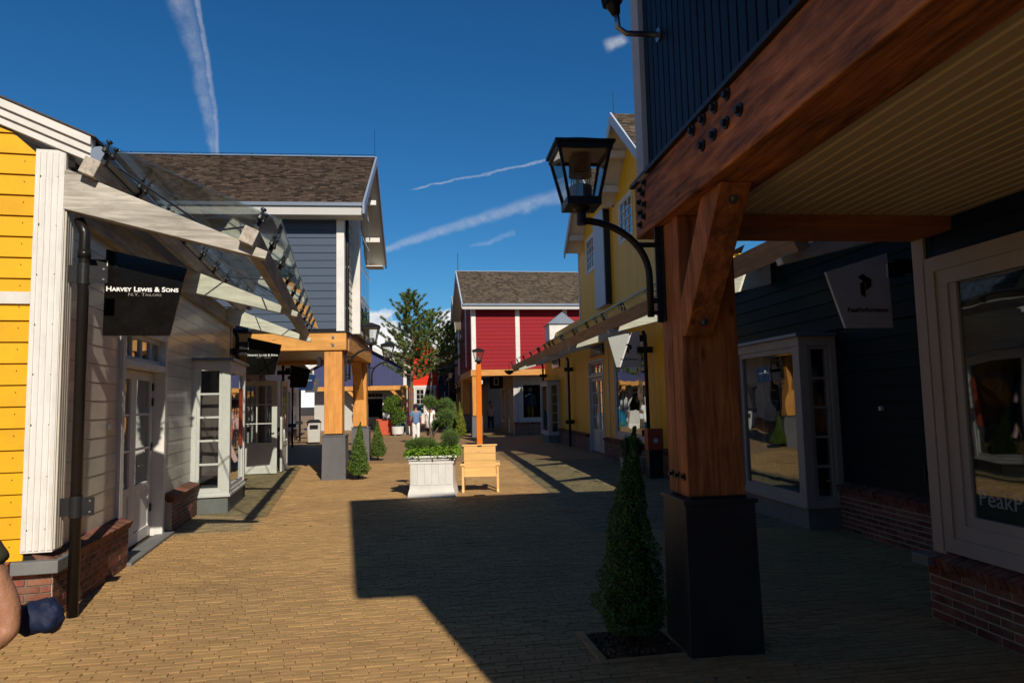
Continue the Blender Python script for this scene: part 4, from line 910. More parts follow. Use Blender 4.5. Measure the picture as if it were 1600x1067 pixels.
fpbox('window_sticker', mat('matt_black_film', (.004, .004, .005), .6), wn_, 'x-', xw_, -3.09, .125, .80, 1.07, -.022, -.012)
text('lettering', 'PeakPerformance', .165, mat('dim_grey_lettering', (.62, .60, .58), .5), wn_, (xw_ + .004, .10, .895), face='x-', sx=.95)
pn2 = plinth(NW, 'x-', xw_ - .10, -4, .53, .47, back=.2, cop=True); bricks(pn2, 'y+', .53, xw_ - .098, xw_ + .3, 0, .385)
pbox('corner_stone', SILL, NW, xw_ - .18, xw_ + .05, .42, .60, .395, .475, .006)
# interior of that shop
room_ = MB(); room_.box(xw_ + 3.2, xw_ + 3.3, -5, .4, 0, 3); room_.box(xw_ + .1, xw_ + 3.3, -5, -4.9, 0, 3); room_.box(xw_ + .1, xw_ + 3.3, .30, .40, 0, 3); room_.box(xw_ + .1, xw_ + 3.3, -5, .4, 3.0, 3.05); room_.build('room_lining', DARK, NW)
pbox('display_plinth', mat('beech_board', (.40, .24, .11), .5), NW, xw_ + .25, xw_ + 1.2, -3, .15, 1.05, 1.16, .004); pbox('display_plinth', DARK, NW, xw_ + .3, xw_ + 1.15, -2.9, .10, 0, 1.05)

# ================================================================== teal shop (right, behind the pillar)
YO = (2.68, 22.0, 0); AY = R(6.5)
TS = thing('teal_shop', 'dark teal clapboard shop with white bay window behind the big pillar, right side', 'shop', YO, AY)
top_ = 3.95
opt = [(-13.25, -11.25, .2, 2.52)]
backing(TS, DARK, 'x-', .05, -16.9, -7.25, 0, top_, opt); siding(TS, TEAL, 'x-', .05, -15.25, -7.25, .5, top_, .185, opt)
plinth(TS, 'x-', -.06, -15.4, -13.25, .56); plinth(TS, 'x-', -.06, -11.2, -7.25, .56)
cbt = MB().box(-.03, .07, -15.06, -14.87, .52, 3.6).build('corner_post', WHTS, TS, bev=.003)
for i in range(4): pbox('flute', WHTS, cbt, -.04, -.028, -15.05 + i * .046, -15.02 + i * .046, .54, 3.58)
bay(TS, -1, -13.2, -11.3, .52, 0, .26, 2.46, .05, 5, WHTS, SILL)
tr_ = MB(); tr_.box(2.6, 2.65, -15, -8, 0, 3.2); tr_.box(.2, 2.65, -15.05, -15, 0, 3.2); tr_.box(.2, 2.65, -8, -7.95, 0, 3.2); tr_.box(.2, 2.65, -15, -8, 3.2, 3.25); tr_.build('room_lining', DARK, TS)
MB().prism([(.0, -16.9, 3.95), (3.5, -16.9, 5.3), (3.5, -16.9, 5.36), (-.1, -16.9, 3.98)], (0, 9.7, 0)).build('roof', SHIN2, TS)
pbox('vent_cap', WHT, TS, -.01, .04, -14.10, -14.06, 1.50, 1.55, .008)
# jackets on dummies in that bay
def mannequin(loc, rz, label, mm, low):
    t = thing('mannequin', label, 'mannequin', loc, rz)
    b = MB(); b.lathe([(.10, .8), (.17, .95), (.15, 1.1), (.18, 1.28), (.19, 1.36), (.13, 1.44), (.05, 1.47), (.045, 1.55)], 16); b.build('torso', mm, t, smooth=True)
    for s in (-1, 1): MB().tube([(s * .19, 0, 1.38), (s * .25, .02, 1.12), (s * .24, -.03, .86)], [.06, .055, .045], 10).build('sleeve', mm, t, smooth=True)
    MB().lathe([(.02, 1.55), (.085, 1.60), (.10, 1.68), (.08, 1.77), (.02, 1.80)], 14).build('head', WHTD, t, smooth=True)
    for s in (-1, 1): MB().tube([(s * .09, 0, .82), (s * .09, 0, .45), (s * .09, 0, .06)], [.085, .065, .045], 10).build('trouser_leg', low, t, smooth=True)
    MB().lathe([(.2, 0), (.2, .02)], 16).build('stand', STEEL, t); return t
mannequin(LW(TS, .35, -12.1, .3), AY - R(90), 'mannequin in an orange jacket inside the white bay window of the teal shop', ORNG, CBLK)
mannequin(LW(TS, .45, -12.8, .3), AY - R(80), 'mannequin in a black jacket at the near side of the teal shop bay', CBLK, CNVY)
drainpipe(LW(TS, -.19, -15.20), AY, 3.6, 'black drain pipe beside the light logo sign close to the camera', ((2.98, -.34, .16), (.90, -.16, .16)))
def logo(t, x, z, s, y=-.003):
    """folded-ribbon letter mark, two black shapes"""
    a = [(-.30, .34), (-.08, .50), (.34, .26), (.34, -.10), (.06, -.28), (.06, .08), (-.02, .14)]
    b = [(-.22, .04), (.0, .16), (.02, -.62), (-.20, -.46)]
    for i, pl in enumerate((a, b)): MB().prism([(x + p[0] * s, y, z + p[1] * s) for p in pl], (0, -.003, 0)).build('logo_shape', LETB, t)
def psign(loc, rz, label, tl, tr, wt, wb):
    t = sign(loc, rz, label, SIGNW, tl=tl, tr=tr, wt=wt, wb=wb, side=-1, bracket_=True)
    logo(t, -.29, .45, .22); text('lettering', 'PeakPerformance', .066, LETB, t, (-.27, -.003, .165), align='CENTER', sx=.95, bold=.0012); return t
psign(LW(TS, -.46, -15.05, 2.37), AY, 'light grey hanging sign with black folded logo in the shade near the camera, right side', .78, .58, .70, .52)

# ================================================================== yellow twin gabled house
YH = thing('yellow_twin_gable_house', 'yellow boarded house with twin gables, white panel and ground floor shop, right side', 'house', YO, AY)
oy = [(-5.32, -2.40, .70, 3.02), (-1.12, .98, -1, 2.98), (6.42, 8.28, .2, 2.55)]
backing(YH, DARK, 'x-', 0, -7.25, 10.2, 0, 4.4, oy)
vboards(YH, YEL2, 'x-', 0, -7.2, 10.1, .5, 4.3, .125, oy, gap=.007)
window(YH, 'x-', 0, -5.32, -2.40, .70, 3.02, 1, 1, .10, WHTD, tr=.09, out=.03)
fd = MB()
for (p, q, r, t) in ((-1.12, -1.02, 0, 2.98), (.88, .98, 0, 2.98), (-1.02, .88, 2.90, 2.98), (-1.02, .88, 2.42, 2.50)): fbox(fd, 'x-', 0, p, q, r, t, -.14, .04)
fdo = fd.build('door_frame', WHTD, YH, bev=.003); window(fdo, 'x-', .02, -1.01, .87, 2.51, 2.89, 4, 1, .05, WHTD, name='transom', out=.0)
door(YH, 'x-', .04, -1.01, -.075, .03, 2.41, 2, 4, WHTD); door(YH, 'x-', .04, -.065, .87, .03, 2.41, 2, 4, WHTD)
bay(YH, -1, 6.4, 8.3, .55, 0, .28, 2.5, 0, 5, WHTD, SILL)
for a, b_ in ((-7.2, -1.2), (1.05, 6.35), (8.35, 10.1)): plinth(YH, 'x-', -.10, a, b_, .55)
MB().box(2.4, 2.5, -7, 10, 0, 3.2).box(.15, 2.5, -7.1, -7.05, 0, 3.2).box(.15, 2.5, 10.0, 10.05, 0, 3.2).box(.15, 2.5, -7, 10, 3.2, 3.25).build('room_lining', DARK, YH)
for a in (-1.75, 4.9): fpbox('cover_strip', WHTD, YH, 'x-', 0, a, a + .07, .5, 4.2, .02, .045)
for (a, lab) in ((-.4, 'narrow black name board above the white double door of the yellow house'), (7.0, 'narrow black name board above the bay of the yellow house')):
    nb = thing('name_board', lab, 'shop sign', LW(YH, -.03, a, 3.08), AY, 'name boards on the yellow house')
    pbox('board', SIGNB, nb, -.05, 0, -.85, .85, 0, .34); 
    for i in range(7): pbox('lettering', LETG, nb, -.053, -.050, -.5 + i * .15, -.42 + i * .15, .13, .20)
# upper floor
G1, G2, HW = -4.95, -.80, 2.08
def ztop_y(a):
    z1 = 8.95 - .82 * abs(a - G1); z2 = 8.95 - .82 * abs(a - G2); return max(z1, z2) - .12
ou = [(-4.65, -3.5, 6.0, 7.05), (-.35, .70, 5.95, 7.0)]
for gc, (a0, a1) in ((G1, (-7.0, -2.87)), (G2, (-2.87, 1.28))):
    MB().prism([(.005, a0, 4.3), (.005, a1, 4.3), (.005, a1, 7.0), (.005, gc, 8.75), (.005, a0, 7.0)], (.2, 0, 0)).build('wall', DARK, YH)
vboards(YH, YEL2, 'x-', 0, -7.0, 1.9, 4.3, lambda a: min(ztop_y(a), 99), .125, ou, gap=.007)
for (a0, a1, z0, z1) in ou: window(YH, 'x-', 0, a0, a1, z0, z1, 3, 4, .05, WHT, tr=.07, out=.028, mun=.03, depth=.027)
MB().box(-.22, -.02, -2.35, -1.15, 4.45, 7.3).build('white_panel', PANELP, YH, bev=.005)
pbox('panel_edge', BLKS, YH, -.2, -.02, -2.40, -2.355, 4.45, 7.25)
pbox('corner_board', WHT, YH, -.04, .12, 1.9, 2.05, 4.2, 7.0, .003); backing(YH, YEL2, 'y+', 1.98, .03, 6, 0, 6.9)
for gc in (G1, G2):
    for s_ in (1, -1):
        ye = gc + s_ * (2.08 if (gc == G2) == (s_ > 0) or True else 2.08)
        ext = 2.55 if (gc == G2 and s_ > 0) or (gc == G1 and s_ < 0) else 2.08
        ye = gc + s_ * ext; zy = 8.95 - .82 * ext
        MB().prism([(-.56, ye, zy), (-.56, gc, 8.95), (-.56, gc, 9.03), (-.56, ye, zy + .08)], (6.5, 0, 0)).build('roof', DARK, YH)
        rb = MB().prism([(-.60, ye, zy - .20), (-.60, gc, 8.95 - .20), (-.60, gc, 9.05), (-.60, ye, zy + .06)], (.045, 0, 0)).build('rake_board', PANELP, YH)
        MB().prism([(-.55, ye, zy - .02), (-.55, gc, 8.93), (-.55, gc, 8.95), (-.55, ye, zy)], (.57, 0, 0)).build('rake_soffit', SOFFW, YH)
        dn = Vector((0, s_ * ext, -.82 * ext)); shingles(YH, SHIN2, (-.55, gc, 9.03), (1, 0, 0), tuple(dn.normalized()), 5.0, dn.length, .13, .18)
        for f_ in (.35, .75): pbox('corbel', WHT, YH, -.52, 0, gc + s_ * ext * f_ - .06, gc + s_ * ext * f_ + .06, 8.95 - .82 * ext * f_ - .24, 8.95 - .82 * ext * f_ - .04)
    MB().tube([(-.5, gc, 9.0), (-.5, gc, 9.6)], .006, 6).build('lightning_rod', BLK, YH)
drainpipe(LW(YH, -.20, 3.55), AY, 3.3, 'black drain pipe between the door and bay of the yellow house', ((2.85, -.16, .26), (.9, -.16, .2)))
drainpipe(LW(YH, -.20, -5.9), AY, 3.3, 'black drain pipe at the near end of the yellow house, left of the reddish pillar', ((2.85, -.2, .2), (.9, -.16, .16)))
drainpipe(LW(YH, -.20, 9.6), AY, 3.4, 'black drain pipe at the far end of the yellow house', ((2.85, -.16, .2), (.9, -.16, .16)))
psign(LW(YH, -.30, -5.85, 2.45), AY, 'hanging sign with black folded logo half in sun beside the yellow house', .86, .70, .78, .60)
# canopy
CR = thing('glass_canopy', 'long glass canopy with shade-browned front beam along the yellow and teal shops, right side', 'canopy', YO, AY)
for i, s in enumerate((-15.0, -11.6, -8.0, -3.8, .4, 4.6, 8.8)): bracket(CR, s, WT_X, sg=-1)
purlin(CR, .18, 3.70, -15.2, 10.0, WW_Y, -1); 
W_CR = wood('shade_tan_weathered_timber', (.40, .26, .15), (.27, .16, .085), 'y', .65, .6, knots=False)  # weathered white timber, browned to imitate shade and ground bounce
purlin(CR, 1.46, 3.15, -15.2, 10.0, W_CR, -1, .14, .24)
nR = 24; plr = 25.1 / nR
for i in range(nR):
    y0, y1 = -15.15 + i * plr + .008, -15.15 + (i + 1) * plr - .008
    pn = MB().prism([(-.22, y0, zg(.22) + .08), (-1.75, y0, zg(1.75) + .08), (-1.75, y0, zg(1.75) + .094), (-.22, y0, zg(.22) + .094)], (0, y1 - y0, 0)).build('glass_pane', GLR, CR)
    MB().beam((-1.753, y0, zg(1.75) + .087), (-1.753, y1, zg(1.75) + .087), .008, .018).build('pane_edge', MATS['glass_edge'], pn)
for x in (.33, 1.58):
    for i in range(0, nR + 1, 2):
        o = bpy.data.objects.new('clamp', cme); link(o, CR); o.location = (-x, -15.15 + i * plr, zg(x) - .01); o.rotation_euler = (0, math.atan(sly), 0)
        o2 = bpy.data.objects.new('clamp_cap', cap); link(o2, o)
# pot with ball shrub, red bin are further down

# ================================================================== crimson house
RH = thing('crimson_house', 'crimson clapboard house with white boards and shingled roof over a dark arcade, right of centre', 'house', (-2.05, 33.8, 0), R(9.5))
RW, RD = 6.4, 6.0
backing(RH, DARK, 'y-', .12, .06, RW, 3.3, 6.4)
for (a, b_) in ((.27, 2.28), (2.50, 4.75), (4.97, RW)): siding(RH, RED, 'y-', .12, a, b_, 3.32, 6.4, .19)
for a in (.05, 2.28, 4.75): pbox('corner_board', WHT, RH, a, a + .22, .08, .14, 3.31, 6.35, .003)
backing(RH, DARK, 'x-', .08, .12, RD, 3.3, 6.6); siding(RH, RED, 'x-', .08, .12, RD, 3.3, 7.4, .19, clip=lambda z: (.12 + max(0, z - 6.3) * 1.25, RD - max(0, z - 6.3) * 1.25))
pbox('corner_board', WHT, RH, .04, .08, .10, .30, 3.3, 6.4); pbox('corner_board', WHT, RH, .03, .08, 2.8, 3.1, 3.6, 7.0)
ry0, ry1, ryr, rze, rzz, rx0 = -.35, 6.35, 3.0, 6.55, 8.80, -.42
for ye in (ry0, ry1): MB().prism([(rx0, ye, rze - .06), (rx0, ryr, rzz - .06), (rx0, ryr, rzz), (rx0, ye, rze)], (RW + .8, 0, 0)).build('roof', DARK, RH)
dn = Vector((0, ry0 - ryr, rze - rzz)); shingles(RH, SHIN2, (rx0, ryr, rzz + .01), (1, 0, 0), tuple(dn.normalized()), RW + .7, dn.length, .115, .17)
for ye in (ry0, ry1):
    MB().prism([(rx0 - .04, ye, rze - .22), (rx0 - .04, ryr, rzz - .20), (rx0 - .04, ryr, rzz + .04), (rx0 - .04, ye, rze + .04)], (.05, 0, 0)).build('rake_board', PANELP, RH)
    MB().prism([(rx0, ye, rze - .12), (rx0, ryr, rzz - .10), (rx0, ryr, rzz - .08), (rx0, ye, rze - .10)], (.5, 0, 0)).build('rake_soffit', SOFFW, RH)
pbox('fascia', WHTD, RH, rx0, RW, ry0 - .02, ry0 + .02, 6.28, 6.52); pbox('gutter', ZINC, RH, rx0, RW, ry0 - .09, ry0 - .02, 6.46, 6.56, .008)
pbox('ridge_cap', ZINC, RH, rx0, RW, ryr - .06, ryr + .06, rzz + .01, rzz + .05); MB().tube([(rx0 + .1, ryr, rzz), (rx0 + .1, ryr, rzz + 1.0)], .014, 5).build('lightning_rod', BLK, RH)
pbox('front_beam', MATS['honey_timber_across'], RH, -.02, 4.6, .0, .36, 3.0, 3.30, .006); pbox('street_beam', WH_Y, RH, -.01, .36, .37, RD, 3.0, 3.30, .006)
for i in range(16): pbox('soffit_board', SOFF, RH, .38 + i * .30, .665 + i * .30, .4, 5.8, 3.12, 3.14)
for y in (0, 5.4):
    pillar(LW(RH, .0, y), R(9.5), ['timber pillar on grey base at the near corner of the crimson house', 'timber pillar on grey base at the far corner of the crimson house'][y > 0], grpP, zt=2.995)
# shop box under it
s_op = [(2.62, 3.78, .75, 2.65)]
backing(RH, WHTD, 'y-', .9, 2.25, 6.4, 0, 3.1, s_op); plinth(RH, 'y-', .80, 2.25, 6.4, .62)
window(RH, 'y-', .9, 2.62, 3.78, .75, 2.65, 1, 1, .12, WHTD, tr=.12)
backing(RH, CLAD, 'x-', 2.25, 1.0, 6.0, 0, 3.1, [(2.2, 3.2, -1, 2.3), (3.9, 5.3, .6, 2.5)]); window(RH, 'x-', 2.25, 3.9, 5.3, .6, 2.5, 2, 2, .08, WHTD); door(RH, 'x-', 2.30, 2.22, 3.18, .02, 2.28, 2, 4, WHTD)
MB().box(2.95, 6.4, 4, 4.1, 0, 3).box(2.95, 3.0, 1, 4, 0, .01).build('room_lining', DARK, RH)
mannequin(LW(RH, 3.2, 1.4, .62), R(9.5), 'mannequin in a blue top and yellow bottoms in the shop window under the crimson house', CBLU, YEL)
hs_ = thing('hanging_sign', 'small black framed sign hanging under the crimson house arcade', 'shop sign', LW(RH, 1.55, 2.2, 2.45), R(9.5), 'hanging shop signs')
pbox('sign_plate', SIGNB, hs_, -.36, .36, 0, .03, -.05, .6); f_ = MB().box(-.12, .12, -.01, 0, .14, .17).box(-.12, .12, -.01, 0, .49, .52).box(-.12, -.09, -.01, 0, .17, .49).box(.09, .12, -.01, 0, .17, .49).build('sign_emblem', LETW, hs_)
# little zinc dormer against the red wall
DM = thing('dormer', 'small white dormer with grey zinc roof between the crimson and yellow houses', 'dormer', LW(YH, -.25, 7.2, 4.3), AY)
MB().box(0, 1.1, 0, 1.2, 0, .70).build('dormer_wall', WHT, DM)
MB().prism([(-.08, -.08, .68), (.55, -.08, 1.18), (1.18, -.08, .68)], (0, 1.4, 0)).build('dormer_roof', ZINC, DM)
backing(YH, YEL2, 'x-', .02, 1.98, 10.1, 4.0, 4.6, name='parapet')
MB().prism([(-.05, 2.0, 4.3), (4, 2.0, 5.6), (4, 2.0, 5.66), (-.1, 2.0, 4.33)], (0, 8.1, 0)).build('low_roof', ZINC, YH)

# hanging basket over the canopy end
HB = thing('hanging_basket', 'hanging flower basket at the far end of the right canopy before the crimson house', 'flower basket', (LW(YH, -1.7, 10.15, 2.95)))
MB().lathe([(.05, 0), (.18, .08), (.24, .2)], 14).build('basket', BLK, HB); MB().tube([(0, 0, .2), (0, 0, .62)], .01, 5).build('chain', BLK, HB)

# ================================================================== street far end
def simple_house(name, label, loc, rz, w, d, ze, zr, wall_m, roof_m, gable_front=True, board=.0, z0=0, trim=True, over=.3):
    """w across (x), d deep (y), front face at y=0; ridge along y if gable_front"""
    t = thing(name, label, 'house', loc, rz)
    if gable_front:
        MB().prism([(0, 0, z0), (w, 0, z0), (w, 0, ze), (w / 2, 0, zr), (0, 0, ze)], (0, d, 0)).build('wall', wall_m, t)
        for sx, xe in ((-1, -over), (1, w + over)):
            k_ = (zr - ze) / (w / 2); zz = ze - k_ * over
            MB().prism([(xe, -over, zz), (w / 2, -over, zr), (w / 2, -over, zr + .10), (xe, -over, zz + .10)], (0, d + 2 * over, 0)).build('roof', roof_m, t)
            MB().prism([(xe, -over - .03, zz - .14), (w / 2, -over - .03, zr - .14), (w / 2, -over - .03, zr + .08), (xe, -over - .03, zz + .08)], (0, .05, 0)).build('rake_board', WHT, t)
    else:
        MB().prism([(0, 0, z0), (0, d, z0), (0, d, ze), (0, d / 2, zr), (0, 0, ze)], (w, 0, 0)).build('wall', wall_m, t)
        for ye, s_ in ((-over, 1), (d + over, -1)):
            k_ = (zr - ze) / (d / 2); zz = ze - k_ * over
            MB().prism([(-over, ye, zz), (-over, d / 2, zr), (-over, d / 2, zr + .1), (-over, ye, zz + .1)], (w + 2 * over, 0, 0)).build('roof', roof_m, t)
            MB().prism([(-over - .03, ye, zz - .16), (-over - .03, d / 2, zr - .16), (-over - .03, d / 2, zr + .1), (-over - .03, ye, zz + .1)], (.05, 0, 0)).build('rake_board', WHTD, t)
    if trim:
        for x in (-.02, w - .2): pbox('corner_board', WHT, t, x, x + .22, -.03, .0, z0, ze)
    return t
# navy gabled house behind the blue house (left of the pines)
NH = simple_house('violet_navy_house', 'violet navy gabled house over a timber arcade with white trim, beyond the slate blue house', (-13.45, 45.5, 0), R(5), 6.3, 7, 4.25, 5.95, NAVYF, SHIN2, True, z0=2.95)
for i in range(0): pass
pbox('upper_board', WHT, NH, 3.05, 3.5, -.03, 0, 2.95, 5.75)
for i in range(21): pbox('batten', NAVYF, NH, .25 + i * .285, .27 + i * .285, -.02, 0, 3.0, 4.25 + min(.25 + i * .285, 6.05 - i * .285) * .55)
pbox('arcade_beam', WH_Z, NH, -.1, 6.4, -.1, .2, 2.65, 2.94)
for i, x in enumerate((3.1, 5.95)):
    p_ = pillar(LW(NH, x, -.1), R(5), ['honey pillar with brace under the violet navy house, left one', 'honey pillar with brace under the violet navy house, right one'][i], grpP, .42, .30, 2.64)
    MB().prism([(-.75, .06, 2.64), (-.50, .06, 2.64), (.06, .06, 2.05), (.06, .06, 1.82)], (0, .2, 0)).build('brace', WH_Z, p_)
backing(NH, WHTD, 'y-', 1.2, 0, 6.3, 0, 2.9, [(3.6, 4.6, -1, 2.1), (5.0, 5.9, .7, 2.3)]); MB().box(0, 6.3, 2.5, 2.6, 0, 2.9).build('room_lining', DARK, NH)
pbox('door_frame', WHT, NH, 3.5, 3.6, 1.12, 1.2, 0, 2.55); pbox('door_frame', WHT, NH, 4.6, 4.7, 1.12, 1.2, 0, 2.55); pbox('transom_bar', WHT, NH, 3.6, 4.6, 1.12, 1.2, 2.10, 2.18)
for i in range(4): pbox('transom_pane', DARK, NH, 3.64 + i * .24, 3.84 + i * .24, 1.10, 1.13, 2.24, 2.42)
window(NH, 'y-', 1.2, 5.0, 5.9, .7, 2.3, 1, 1, .07, WHT)
# pale brick shop
BR = simple_house('pale_brick_shop', 'low pale brick shop with shingled roof and black doorway, left of the scarlet tower house', (-12.9, 57.0, 0), R(4), 4.15, 6, 4.3, 6.0, RBRICKF, SHIN2, False, trim=False)
mbk = MB()
for i in range(66):
    for j in range(21):
        if (1.55 < j * .22 < 2.6 and i * .0667 < 0): continue
        x = j * .22 + (.11 if i % 2 else 0)
        if x > 3.93 or (2.4 < x < 3.75 and i < 46): continue
        mbk.box(x, x + .205, -.012, 0, i * .0667, i * .0667 + .057)
mbk.build('brick_facing', MATS['red_brick'] if False else RBRICKF, BR, kind='stuff')
for (a, b_) in ((2.6, 2.7), (3.6, 3.7)): pbox('door_frame', WHT, BR, a, b_, -.05, 0, 0, 3.0)
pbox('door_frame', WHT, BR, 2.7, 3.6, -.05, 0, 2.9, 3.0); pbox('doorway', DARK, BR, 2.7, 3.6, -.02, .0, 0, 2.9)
# scarlet tower house
OH = simple_house('scarlet_tower_house', 'narrow scarlet house with white glazed double door, straight down the street behind the pines', (-8.85, 58.0, 0), R(3), 2.75, 5, 6.0, 7.2, ORG, SHIN2, True, trim=False, over=.05)
for i in range(22): pbox('board', ORG, OH, 0, 2.75, -.025, 0, 3.4 + i * .12, 3.5 + i * .12) if i < 21 else None
fo = MB()
for (p, q, r, t) in ((.45, .55, 0, 3.0), (2.2, 2.3, 0, 3.0), (.4, 2.35, 3.0, 3.22)): fbox(fo, 'y-', 0, p, q, r, t, 0, .07)
fo.build('door_frame', WHT, OH)
for (a, b_) in ((.56, 1.37), (1.38, 2.19)):
    dd = door(OH, 'y-', -.03, a, b_, .02, 2.98, 2, 5, WHT, out=.03, panel=.75); 
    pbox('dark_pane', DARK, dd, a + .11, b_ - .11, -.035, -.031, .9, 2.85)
MB().prism([(2.76, 0, 0), (2.76, 1.2, 0), (2.76, 1.2, 6), (2.76, 0, 6)], (.02, 0, 0)).build('side_trim', ORG, OH)
# dark shops right of it
DS = simple_house('dark_brown_shop', 'dark brown shop with low roof between the scarlet house and the far right arcade', (-6.0, 55.0, 0), R(3), 4.5, 6, 4.6, 6.4, mat('dark_brown_board', (.035, .028, .026), .6), SHIN2, False, trim=False)
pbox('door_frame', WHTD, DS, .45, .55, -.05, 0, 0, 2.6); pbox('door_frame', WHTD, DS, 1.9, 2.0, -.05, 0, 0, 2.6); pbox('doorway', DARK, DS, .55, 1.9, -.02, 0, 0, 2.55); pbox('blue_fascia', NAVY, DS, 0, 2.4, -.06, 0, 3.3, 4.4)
# next houses of the right row behind the crimson one
GH = simple_house('grey_gabled_house', 'dark grey house with white boards behind the crimson house, its roof edge just showing', (-3.15, 41.5, 0), R(8), 6, 6.5, 6.3, 8.6, mat('dark_grey_board', (.05, .045, .045), .6), SHIN2, False, trim=False, z0=3.0)
pbox('white_panel', WHT, GH, -.06, 0, .6, 1.6, 3.4, 6.6)
GH2 = simple_house('grey_gabled_house', 'lower grey blue house, last of the right row before the scarlet house', (-3.9, 49.5, 0), R(7), 6, 5, 5.2, 7.4, mat('grey_blue_board', (.16, .18, .21), .6), SHIN2, False, trim=False, z0=0)
for i, (x, y, lab) in enumerate(((-3.15, 41.3, 'honey timber pillar with round head beyond the crimson house arcade'), (-3.9, 47.0, 'last timber pillar of the right row, partly hidden by yew cones'))):
    p_ = pillar((x, y, 0), R(8), lab, grpP, .62, .50, 2.9)
    pbox('capital', WH_Z, p_, -.04, .66, -.04, .66, 2.9, 3.2, .05)
pbox('street_beam', WH_Y, GH, -.02, .4, -.2, 6.5, 2.7, 3.0)
vboards(GH, CLAD, 'x-', 1.6, 0, 6.5, 0, 2.9, .3); vboards(RH, CLAD, 'x-', .55, 1.0, 5.2, 1.0, 3.0, .22) if False else None
for i, (x, y) in enumerate(((-3.2, 41.6), (-3.6, 44.6), (-4.0, 47.5), (-4.3, 50.5))):
    wall_lamp((x, y, 0), R(8), ['first of the far lanterns on curved arms behind the crimson house', 'second far lantern behind the crimson house', 'third far lantern behind the crimson house', 'farthest lantern down the right row'][i], small=True)
# filler houses closing the view
simple_house('background_house', 'pale house far back behind the pines, left of the scarlet roof', (-19, 66, 0), R(10), 9, 8, 5.0, 7.0, WHTD, SHIN2, False)
simple_house('background_house', 'low dark house far back at the right behind the lanterns', (-2, 62, 0), R(5), 9, 8, 4.6, 6.4, NAVYF, SHIN2, False)
simple_house('row_back_house', 'tall plain house back behind the left row', (-17.5, 33, 0), R(10), 6, 8, 3.6, 5.4, WHTD, SHIN2, True)

# ================================================================== plants
def leaf_mesh(name, pts, nrm, size, m, aspect=.55, jit=.8, seed=1):
    """one little quad per point, turned roughly along nrm"""
    r = np.random.default_rng(seed); n = len(pts); pts = np.asarray(pts, float); nrm = np.asarray(nrm, float)
    nn = nrm + r.normal(0, jit, (n, 3)); nn /= np.linalg.norm(nn, axis=1)[:, None]
    a = np.cross(nn, r.normal(0, 1, (n, 3))); a /= np.linalg.norm(a, axis=1)[:, None]; b = np.cross(nn, a)
    s = (size * r.uniform(.6, 1.35, n))[:, None]; a *= s; b *= s * aspect
    v = np.stack([pts - a, pts - b * 1.0 + a * .1, pts + a, pts + b * 1.0 + a * .1], 1).reshape(-1, 3)
    f = np.arange(n * 4).reshape(n, 4)
    me = bpy.data.meshes.new(name); me.from_pydata(v.tolist(), [], f.tolist()); me.materials.append(m); return me
def blade_mesh(name, base, dirs, length, width, m, seed=1):
    """thin needles from base along dirs"""
    r = np.random.default_rng(seed); base = np.asarray(base, float); dirs = np.asarray(dirs, float); n = len(base)
    dirs = dirs / np.linalg.norm(dirs, axis=1)[:, None]; w = np.cross(dirs, r.normal(0, 1, (n, 3))); w /= np.linalg.norm(w, axis=1)[:, None]
    L = (length * r.uniform(.7, 1.2, n))[:, None]; v = np.stack([base - w * width, base + w * width, base + dirs * L], 1).reshape(-1, 3)
    me = bpy.data.meshes.new(name); me.from_pydata(v.tolist(), [], np.arange(n * 3).reshape(n, 3).tolist()); me.materials.append(m); return me
def stuffobj(name, me, parent):
    o = bpy.data.objects.new(name, me); link(o, parent); return o
def cone_tree(name, label, loc, h, r, n, leaf, m, wisp=.25, seed=3, group='clipped cone shrubs', trunk=.12):
    t = thing(name, label, 'cone shrub', loc, random.random() * 6, group); q = np.random.default_rng(seed)
    u = q.random(n) ** 1.35; th = q.random(n) * 6.283
    prof = np.where(u < .12, .72 + u / .12 * .28, (1 - ((u - .12) / .88)) ** .95)
    prof = np.maximum(prof, .10 * (1 - u) + .03); bump = 1 + .10 * np.sin(th * 3 + u * 17) + .07 * np.sin(th * 5 - u * 29) + .05 * np.sin(u * 60 + th)
    rr = r * prof * bump * q.uniform(.80, 1.06, n); z = trunk + u * (h - trunk)
    bend = wisp * r * (u ** 4)
    P = np.stack([rr * np.cos(th) - bend, rr * np.sin(th), z], 1); Nn = np.stack([np.cos(th), np.sin(th), np.full(n, .45)], 1)
    stuffobj('foliage', leaf_mesh('foliage', P, Nn, leaf, m, seed=seed), t)
    MB().lathe([(.02, 0), (.022, trunk), (r * .60, trunk + .04), (r * .78, trunk + .12 * h), (r * .40, h * .5), (r * .12, h * .82), (.008, h * .95)], 12).build('inner_stems', CORE, t, smooth=True)
    return t
nc = cone_tree('cone_shrub', 'dark clipped cone shrub with a wispy tip beside the dark stone pillar base', (.80, 4.93, 0), 1.50, .245, 15000, .0105, LEAF, wisp=.3, seed=5)
sq = MB(); 
pit = thing('planting_pit', 'square planting pit with brick edging around the wispy cone shrub', 'planting pit', (.80, 4.93, 0), R(6.4 + 4))
MB().box(-.27, .27, -.25, .25, -.01, .004).build('soil', SOIL, pit)
for (x0, x1, y0, y1) in ((-.33, -.275, -.31, .31), (.275, .33, -.31, .31)):
    for k in range(3): pbox('edging_brick', PAVE, pit, x0, x1, y0 + k * .207, y0 + k * .207 + .20, -.03, .012, .003)
for (y0, y1) in ((-.31, -.255), (.255, .31)):
    for k in range(3): pbox('edging_brick', PAVE, pit, -.27 + k * .18, -.27 + k * .18 + .175, y0, y1, -.03, .012, .003)
